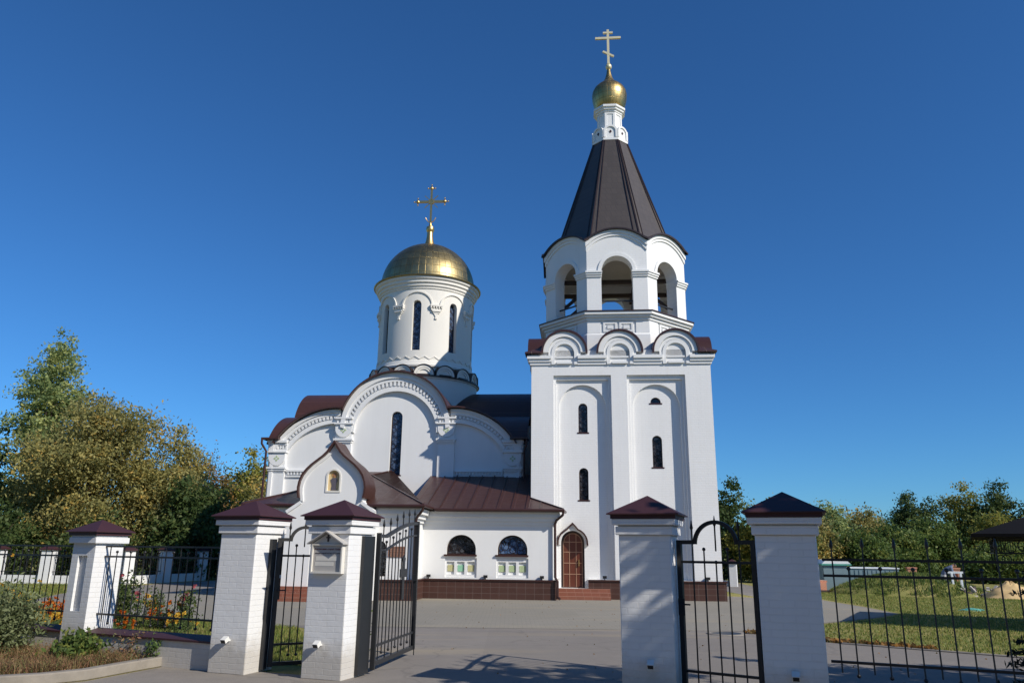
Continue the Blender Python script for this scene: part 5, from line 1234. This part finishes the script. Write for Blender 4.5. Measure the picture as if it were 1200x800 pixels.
plant('rose_bush', 'thin tall rose stem bush in the middle of the fence panel', -7.2, 16.6, 0.92, 0.3, 520, 0.05, 'l_dark', 221, 6, 0.6, None, 0, 0.05, 'bush', None, 0, 0.07)
plant('rose_bush', 'small rose bush with a red bloom close to the wicket pillar', -6.25, 15.9, 1.0, 0.4, 800, 0.055, 'l_dark', 222, 8, 0.6, 'f_pink', 3, 0.06, 'bush', None, 0, 0.08)
plant('daisy_clump', 'tall yellow daisies in front of the grey path', -7.65, 16.9, 0.75, 0.6, 300, 0.05, 'l_shrub', 223, 9, 0.4, 'f_yellow', 12, 0.065, 'flower', None, 0, 0.08)
plant('daisy_clump', 'pale yellow daisies at the far left behind the fence', -9.95, 16.1, 0.85, 0.8, 800, 0.05, 'l_shrub', 224, 14, 0.4, 'f_yellow', 24, 0.06, 'flower', None, 0, 0.12)
plant('dusty_miller', 'silvery foliage plant between two orange marigold clumps', -6.85, 16.4, 0.5, 0.35, 420, 0.05, 'l_sage', 225, 9, 0.5, None, 0, 0.05, 'plant', None, 0, 0.08)
plant('rose_bush', 'dark leafy bush seen through the wicket gate', -2.55, 12.9, 1.0, 0.62, 1500, 0.055, 'l_dark', 226, 14, 0.6, None, 0, 0.05, 'bush', None, 0, 0.10)
# outside: sage shrub, leafy clump, weeds
plant('sage_shrub', 'large grey-green shrub at the lower left corner before the fence', -7.55, 11.95, 1.15, 1.2, 8000, 0.075, 'l_sage', 230, 46, 0.35, 'f_yellow', 14, 0.035, 'shrub', None, 0.05, 0.15)
plant('leafy_weed', 'bright green leafy clump growing at the foot of the niche pillar', -5.93, 11.35, 0.42, 0.62, 1300, 0.085, 'l_green', 231, 22, 0.5, None, 0, 0.05, 'plant', None, 0.06, 0.08)
plant('leafy_weed', 'thin green weed before the low wall near the kerb corner', -4.95, 11.55, 0.45, 0.30, 260, 0.06, 'l_shrub', 232, 7, 0.45, None, 0, 0.05, 'plant', None, 0.06, 0.05)
plant('leafy_weed', 'small green weed at the bottom left corner by the kerb', -6.55, 10.15, 0.22, 0.40, 260, 0.06, 'l_green', 233, 9, 0.45, None, 0, 0.05, 'plant', None, 0.06, 0.05)
plant('leafy_weed', 'tall thin brownish weed with a bare top before the low wall', -5.35, 11.65, 0.5, 0.4, 200, 0.05, 'l_weed', 234, 10, 0.4, None, 0, 0.05, 'plant', None, 0.06, 0.06)
def blades(name, pts, hmin, hmax, wd, mat, seed, lean=0.45, label='', cat='grass'):
    rng = np.random.default_rng(seed); n = len(pts)
    h = hmin+(hmax-hmin)*rng.random(n); a = rng.random(n)*6.283; l = rng.random(n)*lean*h
    s = np.stack([-np.sin(a), np.cos(a), np.zeros(n)], 1)*wd*0.5
    b = pts; m_ = b+np.stack([np.cos(a)*l*0.35, np.sin(a)*l*0.35, h*0.6], 1); t = b+np.stack([np.cos(a)*l, np.sin(a)*l, h], 1)
    V = np.stack([b-s, b+s, m_+s*0.8, m_-s*0.8, t+s*0.1, t-s*0.1], 1).reshape(-1, 3)
    me = bpy.data.meshes.new(name); me.vertices.add(6*n); me.vertices.foreach_set('co', V.astype(np.float32).ravel())
    idx = (np.arange(n)[:, None]*6+np.array([0, 1, 2, 3, 3, 2, 4, 5])[None, :]).astype(np.int32)
    me.loops.add(8*n); me.loops.foreach_set('vertex_index', idx.ravel()); me.polygons.add(2*n); me.polygons.foreach_set('loop_start', np.arange(0, 8*n, 4, dtype=np.int32))
    me.update(); me.validate()
    at = me.attributes.new('tint', 'FLOAT', 'FACE'); at.data.foreach_set('value', np.repeat(rng.random(n), 2).astype(np.float32))
    me.materials.append(MAT[mat]); o = bpy.data.objects.new(name, me); COL.objects.link(o); o['kind'] = 'stuff'; o['label'] = label; o['category'] = cat
    return o
def inpoly(P, poly):
    x, y = P[:, 0], P[:, 1]; c = np.zeros(len(P), bool); n = len(poly)
    for i in range(n):
        x0, y0 = poly[i]; x1, y1 = poly[i-1]
        if y0 == y1: continue
        c ^= ((y0 > y) != (y1 > y)) & (x < (x1-x0)*(y-y0)/(y1-y0)+x0)
    return c
def scatter(poly, n, seed, z=0.0):
    rng = np.random.default_rng(seed); p = np.array(poly); lo, hi = p.min(0), p.max(0); Q = lo+(hi-lo)*rng.random((n*3, 2)); Q = Q[inpoly(Q, poly)][:n]
    return np.concatenate([Q, np.full((len(Q), 1), z)], 1)
bed = [(-4.5, 11.75), (-4.95, 11.5), (-5.15, 10.9), (-5.4, 10.35), (-6.1, 9.9), (-7.5, 9.3), (-9.5, 9.1), (-10, 13.5), (-6.3, 12.15)]
Q = scatter(bed, 26000, 1, 0.05)
rng = np.random.default_rng(12); dens = np.sin(Q[:, 0]*3.1+1)+np.sin(Q[:, 1]*4.3+Q[:, 0]*1.7)+rng.normal(0, 1.0, len(Q)); Q = Q[dens > -0.9]
blades('dry_weeds', Q, 0.03, 0.20, 0.008, 'l_weed', 2, 2.4, 'dry brown weeds and grass in the bed behind the kerb', 'weeds')
rng = np.random.default_rng(13); C = scatter(bed, 420, 5, 0.10); W_ = (C[:, None, :]+rng.normal(0, 0.05, (420, 26, 3)) if len(C) == 420 else C[:, None, :]+rng.normal(0, 0.05, (len(C), 26, 3))).reshape(-1, 3); W_[:, 2] = 0.06+np.abs(W_[:, 2]-0.06)*1.1
o = leafmesh('weed_seedheads', W_, 0.03, rng.random(len(W_)), rng, 'l_weed', None, 0.5); o['kind'] = 'stuff'; tag(o, 'brown seed heads among the dry weeds', 'weeds')
strip = [(-14, 16.8), (-6.5, 13.1), (-3.9, 11.8), (-2.7, 11.6), (-2.6, 12.3), (-3.5, 14.5), (-4.4, 17.0), (-6.5, 18.1), (-9.5, 19.5), (-12.6, 21.5), (-14.3, 23.8), (-17, 26)]
blades('lawn_grass', scatter(strip, 52000, 3), 0.03, 0.09, 0.012, 'l_grass', 4, 0.7, 'short green grass strip behind the left fence', 'grass')
lawnL = [(-14.4, 24.1), (-15.5, 28), (-15.8, 34.3), (-22, 34.3), (-22, 22)]
blades('lawn_grass', scatter(lawnL, 22000, 6), 0.04, 0.11, 0.016, 'l_grass', 7, 0.7, 'green lawn before the far white fence at the left', 'grass')
lawnR = [(5.1, 16.85), (6.1, 15.4), (8.5, 13.55), (13.2, 9.7), (20, 14), (24, 36), (12.6, 40), (11.5, 28.6), (11.4, 25.3), (11.2, 23.0), (9.8, 21.25), (7.8, 19.5), (5.9, 17.8)]
blades('lawn_grass', scatter(lawnR, 100000, 8), 0.015, 0.06, 0.016, 'l_grass', 9, 1.2, 'patchy autumn lawn on the right behind the fence', 'grass')
rng = np.random.default_rng(21); a = rng.random(12000)*6.283; r = np.sqrt(rng.random(12000))
mp = np.stack([17.1+3.2*r*np.cos(a), 34.5+2.7*r*np.sin(a), 0.80*(1-r**2)], 1)
blades('tall_grass', mp, 0.03, 0.17, 0.035, 'l_green', 22, 0.8, 'rough grass and weeds on the mound', 'grass')
# fallen leaves: litter drift at the lawn corner and scattered over the asphalt
lit = [(4.85, 16.95), (5.05, 16.75), (6.2, 15.2), (7.4, 14.2), (7.6, 14.5), (6.3, 15.6), (5.5, 17.2)]
q = scatter(lit, 900, 30, 0.02); q[:, 2] += np.random.default_rng(1).random(len(q))*0.03
o = leafmesh('leaf_litter', q, 0.10, np.random.default_rng(2).random(len(q)), np.random.default_rng(3), 'l_orange', None, 0.7); o['kind'] = 'stuff'; tag(o, 'brown fallen leaves along the near corner of the right lawn', 'leaves')
q = scatter([(-4, 12), (3, 9.5), (8, 9), (7.5, 18), (3, 27), (-9, 26), (-3, 14.5)], 260, 31, 0.012)
o = leafmesh('fallen_leaves', q, 0.032, np.random.default_rng(2).random(len(q)), np.random.default_rng(4), 'l_orange', None, 0.7); o['kind'] = 'stuff'; tag(o, 'single fallen leaves scattered over the yard', 'leaves')

# ------------------------------------------------------------------ far fence at the left, post at the right
def far_pillar(x, y, ang, label, h=1.42, s=0.27, kind='fence_pillar'):
    t = thing(kind, label, 'pillar', (x, y, 0), R(ang), 'far white fence pillars')
    mb = MB(); mb.box(-s*.85, s*.85, -s*.85, s*.85, 0, h); mb.build('shaft', 'brickwhite', t)
    c = MB(); c.add([(-s*1.15,-s*1.15,h),(s*1.15,-s*1.15,h),(s*1.15,s*1.15,h),(-s*1.15,s*1.15,h),(-s*1.15,-s*1.15,h+.06),(s*1.15,-s*1.15,h+.06),(s*1.15,s*1.15,h+.06),(-s*1.15,s*1.15,h+.06),(0,0,h+.22)], [(0,3,2,1),(0,1,5,4),(1,2,6,5),(2,3,7,6),(3,0,4,7),(4,5,8),(5,6,8),(6,7,8),(7,4,8)]); c.build('roof_cap', 'cap', t)
    return t
FP = [(-22.4, 35.0), (-20.05, 34.8), (-18.3, 34.7), (-16.65, 34.8), (-16.2, 37.6), (-15.55, 40.3)]
labs = ['far white fence pillar at the left picture edge', 'far white fence pillar halfway between the left edge and the niche pillar', 'far white fence pillar hidden behind the niche pillar', 'far white corner pillar seen just right of the niche pillar', 'far white fence pillar second from the corner, half in shade', 'far white fence pillar in full shade left of the wicket pillar']
for i, (x, y) in enumerate(FP): far_pillar(x, y, 0 if i < 3 else -35, labs[i])
for i, (p, q) in enumerate(zip(FP[:-1], FP[1:])):
    p = Vector(p); q = Vector(q); d = (q-p); L_ = d.length; ang = math.atan2(d.y, d.x)
    lab = ['far low white wall at the left edge', 'far low white wall section left of the niche pillar', 'far low white wall section behind the niche pillar', 'far low white wall section right of the corner pillar', 'far low white wall section in shade'][i]
    t = thing('low_wall', lab, 'wall', (p.x, p.y, 0), ang, 'far low white walls')
    mb = MB(); mb.box(0.24, L_-0.24, -0.12, 0.12, 0, 0.36); mb.build('wall', 'brickwhite', t)
    f = thing('fence_panel', lab.replace('low white wall', 'black fence panel over the low wall'), 'fence', (p.x, p.y, 0), ang, 'far black fence panels')
    for z in (1.1, 0.5): mb = MB(); mb.box(0.24, L_-0.24, -0.015, 0.015, z, z+0.03); mb.build('rail', 'iron', f)
    mb = MB()
    for j in range(int(L_/0.16)-2): mb.box(0.3+j*0.16, 0.315+j*0.16, -0.008, 0.008, 0.37, 1.35)
    mb.build('pickets', 'iron', f)
far_pillar(11.15, 40, -20, 'lone white fence post right of the bell tower', 1.10, 0.24)
t = thing('low_wall', 'short low white wall between the bell tower and the lone white post', 'wall', (9.9, 41.0, 0), R(-35)); mb = MB(); mb.box(0, 1.3, -0.1, 0.1, 0, 0.28); mb.build('wall', 'brickwhite', t)
# ------------------------------------------------------------------ things on the right lawn
sh = thing('shed', 'blue-grey sheet metal shed with a white and teal top, left of the mound', 'shed', (14.55, 36.4, 0), R(-12))
mb = MB(); mb.box(-0.25, 0.75, 0, 2.2, 0, 1.12); mb.build('wall', 'shed', sh)
mb = MB(); mb.box(-0.32, 0.95, -0.08, 2.3, 1.121, 1.19); mb.build('roof_edge', 'teal', sh); mb = MB(); mb.slab([(-0.30, 1.192), (0.93, 1.192), (0.75, 1.36), (-0.1, 1.36)], -0.06, 2.28, lambda a, z, d: (a, d, z)); mb.build('roof', 'shedwhite', sh)
mb = MB(); mb.box(-0.262, -0.251, 0.0, 0.03, 0.0, 1.1); mb.build('corner_strip', 'iron', sh)
cn = thing('container', 'long low blue-grey container behind the mound', 'container', (15.35, 37.2, 0), R(-12))
mb = MB(); mb.box(0, 2.55, 0, 1.8, 0.0, 0.98); mb.build('body', 'shed', cn); mb = MB()
for j in range(13): mb.box(0.08+j*0.19, 0.16+j*0.19, -0.02, 0.0, 0.06, 0.92)
mb.build('rib', 'shed', cn); mb = MB(); mb.box(-0.03, 2.58, -0.04, 1.83, 0.981, 1.03); mb.build('roof', 'shedwhite', cn)
bp = thing('brick_pallet', 'low stack of orange bricks beside the blue-grey shed', 'bricks', (13.35, 35.0, 0), R(-5))
mb = MB(); mb.box(-0.5, 0.45, 0, 0.8, 0.1, 0.42); mb.box(-0.3, 0.5, 0.05, 0.75, 0.42, 0.50); mb.build('bricks', 'redbrick', bp); mb = MB(); mb.box(-0.55, 0.55, -0.05, 0.85, 0.0, 0.1); mb.build('pallet', 'timber', bp)
def brick_post(x, y, label):
    t = thing('brick_post', label, 'post', (x, y, 0), R(-14), 'orange brick posts')
    F = lambda a, z, d: (a, d, z)
    mb = MB(); mb.slab([rect(-0.20, 0.20, 0, 0.95), archloop(0, 0.085, 0.50, 0.68)], 0.0, 0.06, F, back=False); mb.box(-0.20, 0.20, 0.06, 0.40, 0, 0.95); mb.build('shaft', 'redbrick', t)
    mb = MB(); mb.box(-0.23, 0.23, -0.03, 0.43, 0.95, 1.02); mb.build('cap', 'redbrick', t); return t
brick_post(20.3, 40.3, 'left of the two small orange brick posts beyond the mound'); brick_post(22.25, 39.9, 'right of the two small orange brick posts beyond the mound')
rb = thing('rubble_heap', 'heap of broken boards and stones left of the sand', 'rubble', (18.95, 32.6, 0))
rnd = random.Random(9); mb = MB()
for i in range(34):
    a = rnd.uniform(-1.15, 1.15); b = rnd.uniform(-0.5, 0.5); z = max(0.04, 0.50*(1-abs(a)/1.3)*rnd.random()); L_ = rnd.uniform(0.2, 0.7); an = rnd.uniform(0, 3.1)
    mb.bar((a, b, z), (a+math.cos(an)*L_*0.8, b+math.sin(an)*L_*0.4, z+rnd.uniform(-0.02, 0.22)), rnd.uniform(0.05, 0.18), rnd.uniform(0.03, 0.1))
mb.build('boards', 'plank', rb); mb = MB()
for i in range(26):
    a = rnd.uniform(-1.2, 1.2); mb.sphere((a, rnd.uniform(-0.5, 0.5), 0.06+0.3*(1-abs(a)/1.3)*rnd.random()), rnd.uniform(0.08, 0.2), 6, rnd.uniform(0.06, 0.14))
mb.build('stones', 'timber', rb, angle=10)
wp = thing('sawhorse', 'white wooden trestle standing at the rubble heap', 'trestle', (18.35, 32.9, 0), R(-20))
for x in (-0.16, 0.16):
    for s in (-1, 1): mb = MB(); mb.bar((x, s*0.16, 0), (x, s*0.03, 0.92), 0.07); mb.build('leg', 'shedwhite', wp)
mb = MB(); mb.box(-0.3, 0.3, -0.04, 0.04, 0.90, 0.98); mb.build('beam', 'shedwhite', wp)
sd = mound('sand_heap', 19.9, 31.9, 1.15, 0.8, 0.66, 'sand', 5, 0.30, 22, peak=True); tag(sd, 'yellow sand heap at the right beyond the fence', 'sand heap')
tm = mound('teal_tarp', 14.05, 24.6, 0.40, 0.25, 0.07, 'teal', 6, 0.5, 16); tag(tm, 'crumpled teal plastic sheet lying on the lawn', 'tarp')
mh = thing('manhole', 'dark round manhole cover in the asphalt near the lawn corner', 'manhole', (4.45, 16.75, 0.006)); mb = MB(); mb.lathe([(0.001, 0.012), (0.30, 0.012), (0.30, 0.0)], 28); mb.build('cover', 'irongrey', mh); mb = MB(); mb.lathe([(0.31, 0.0), (0.31, 0.016), (0.38, 0.016), (0.40, 0.0)], 28); mb.build('ring', 'concrete', mh)
# person bending over the rubble
pe = bpy.data.meshes.new('person'); bmn = bmesh.new()
J = {'pel': (0, 0, .80), 'spi': (.10, 0, .98), 'che': (.26, 0, 1.12), 'nek': (.38, 0, 1.18), 'hed': (.47, 0, 1.20), 'hd2': (.55, 0, 1.22),
     'hl': (0, .09, .78), 'kl': (.05, .10, .43), 'al': (0, .11, .07), 'tl': (.14, .12, .03), 'hr': (0, -.09, .78), 'kr': (.03, -.10, .43), 'ar': (-.04, -.11, .07), 'tr': (.10, -.12, .03),
     'sl': (.27, .18, 1.10), 'el': (.32, .22, .84), 'wl': (.42, .17, .62), 'fl': (.46, .16, .53), 'sr': (.27, -.18, 1.10), 'er': (.33, -.22, .84), 'wr': (.44, -.16, .62), 'fr': (.48, -.15, .53)}
RAD = dict(pel=.14, spi=.14, che=.15, nek=.055, hed=.095, hd2=.08, hl=.10, kl=.065, al=.045, tl=.04, hr=.10, kr=.065, ar=.045, tr=.04, sl=.065, el=.045, wl=.032, fl=.035, sr=.065, er=.045, wr=.032, fr=.035)
keys = list(J); vv = {k: bmn.verts.new(J[k]) for k in keys}
for a, b in (('pel','spi'),('spi','che'),('che','nek'),('nek','hed'),('hed','hd2'),('pel','hl'),('hl','kl'),('kl','al'),('al','tl'),('pel','hr'),('hr','kr'),('kr','ar'),('ar','tr'),('che','sl'),('sl','el'),('el','wl'),('wl','fl'),('che','sr'),('sr','er'),('er','wr'),('wr','fr')): bmn.edges.new((vv[a], vv[b]))
bmn.to_mesh(pe); bmn.free()
po_ = bpy.data.objects.new('person', pe); COL.objects.link(po_); md = po_.modifiers.new('skin', 'SKIN'); 
for k, sv in zip(keys, pe.skin_vertices[0].data): sv.radius = (RAD[k], RAD[k]); sv.use_root = (k == 'pel')
po_.modifiers.new('sub', 'SUBSURF').levels = 2; po_.modifiers['sub'].render_levels = 2
bpy.context.view_layer.update(); me = bpy.data.meshes.new_from_object(po_.evaluated_get(bpy.context.evaluated_depsgraph_get())); po_.modifiers.clear(); po_.data = me; me.name = 'person'
me.materials.clear()
for x in ('shirt', 'trousers', 'skin', 'hair'): me.materials.append(MAT[x])
for p in me.polygons:
    c = p.center; p.use_smooth = True
    p.material_index = 3 if (c.x > .44 and c.z > 1.20) else 2 if (c.x > .37 and (c.z > 1.08 or c.z < .66)) else 1 if c.z < .84 and abs(c.y) < .21 and c.x < .2 else 0
tag(po_, 'person in grey-blue top bending over the rubble heap', 'person'); po_.location = (18.15, 33.5, 0); po_.rotation_euler = (0, 0, R(-10))
# pavilion with wrought ironwork at the right edge
gz = thing('pavilion', 'open dark-roofed pavilion with scrolled ironwork at the right edge', 'pavilion', (13.5, 18.8, 0), R(-30))
hs = 0.95
for sx in (-1, 1):
    for sy in (-1, 1): mb = MB(); mb.box(sx*hs-0.05, sx*hs+0.05, sy*hs-0.05, sy*hs+0.05, 0, 2.0); mb.build('post', 'iron', gz)
mb = MB(); e = 2.2; z = 2.02; mb.add([(-e,-e,z),(e,-e,z),(e,e,z),(-e,e,z),(-e,-e,z+.07),(e,-e,z+.07),(e,e,z+.07),(-e,e,z+.07),(0,0,z+0.85)], [(0,3,2,1),(0,1,5,4),(1,2,6,5),(2,3,7,6),(3,0,4,7),(4,5,8),(5,6,8),(6,7,8),(7,4,8)]); mb.build('roof', 'blackroof', gz)
hs = 1.78
for k in range(4):
    c_, s_ = math.cos(k*math.pi/2), math.sin(k*math.pi/2); F = lambda a, z, d, c_=c_, s_=s_: (c_*a+s_*(hs-d), s_*a-c_*(hs-d), z)
    mb = MB(); mb.slab(rect(-hs, hs, 1.98, 2.015), -0.02, 0.02, F); mb.slab(rect(-hs, hs, 1.66, 1.685), -0.015, 0.015, F)
    for i in range(7):
        a = -hs+0.6+i*0.5
        mb.slab([arc(a, 1.83, 0.14, 0, 360, 16)[:-1], arc(a, 1.83, 0.118, 0, 360, 16)[:-1]], -0.012, 0.012, F); mb.slab([arc(a+0.25, 1.80, 0.07, 0, 360, 12)[:-1], arc(a+0.25, 1.80, 0.05, 0, 360, 12)[:-1]], -0.012, 0.012, F)
    for i in range(8): mb.slab(rect(-hs+0.05+i*0.045, -hs+0.065+i*0.045, 1.68, 1.98), -0.01, 0.01, F)
    for sg in (-1, 1): mb.slab([(sg*(hs-0.05), 1.25), (sg*(hs-0.55), 1.63), (sg*(hs-0.58), 1.655), (sg*(hs-0.10), 1.27)], -0.012, 0.012, F); mb.slab([arc(sg*(hs-0.22), 1.54, 0.10, 0, 360, 14)[:-1], arc(sg*(hs-0.22), 1.54, 0.08, 0, 360, 14)[:-1]], -0.012, 0.012, F)
    mb.build('ironwork', 'iron', gz)
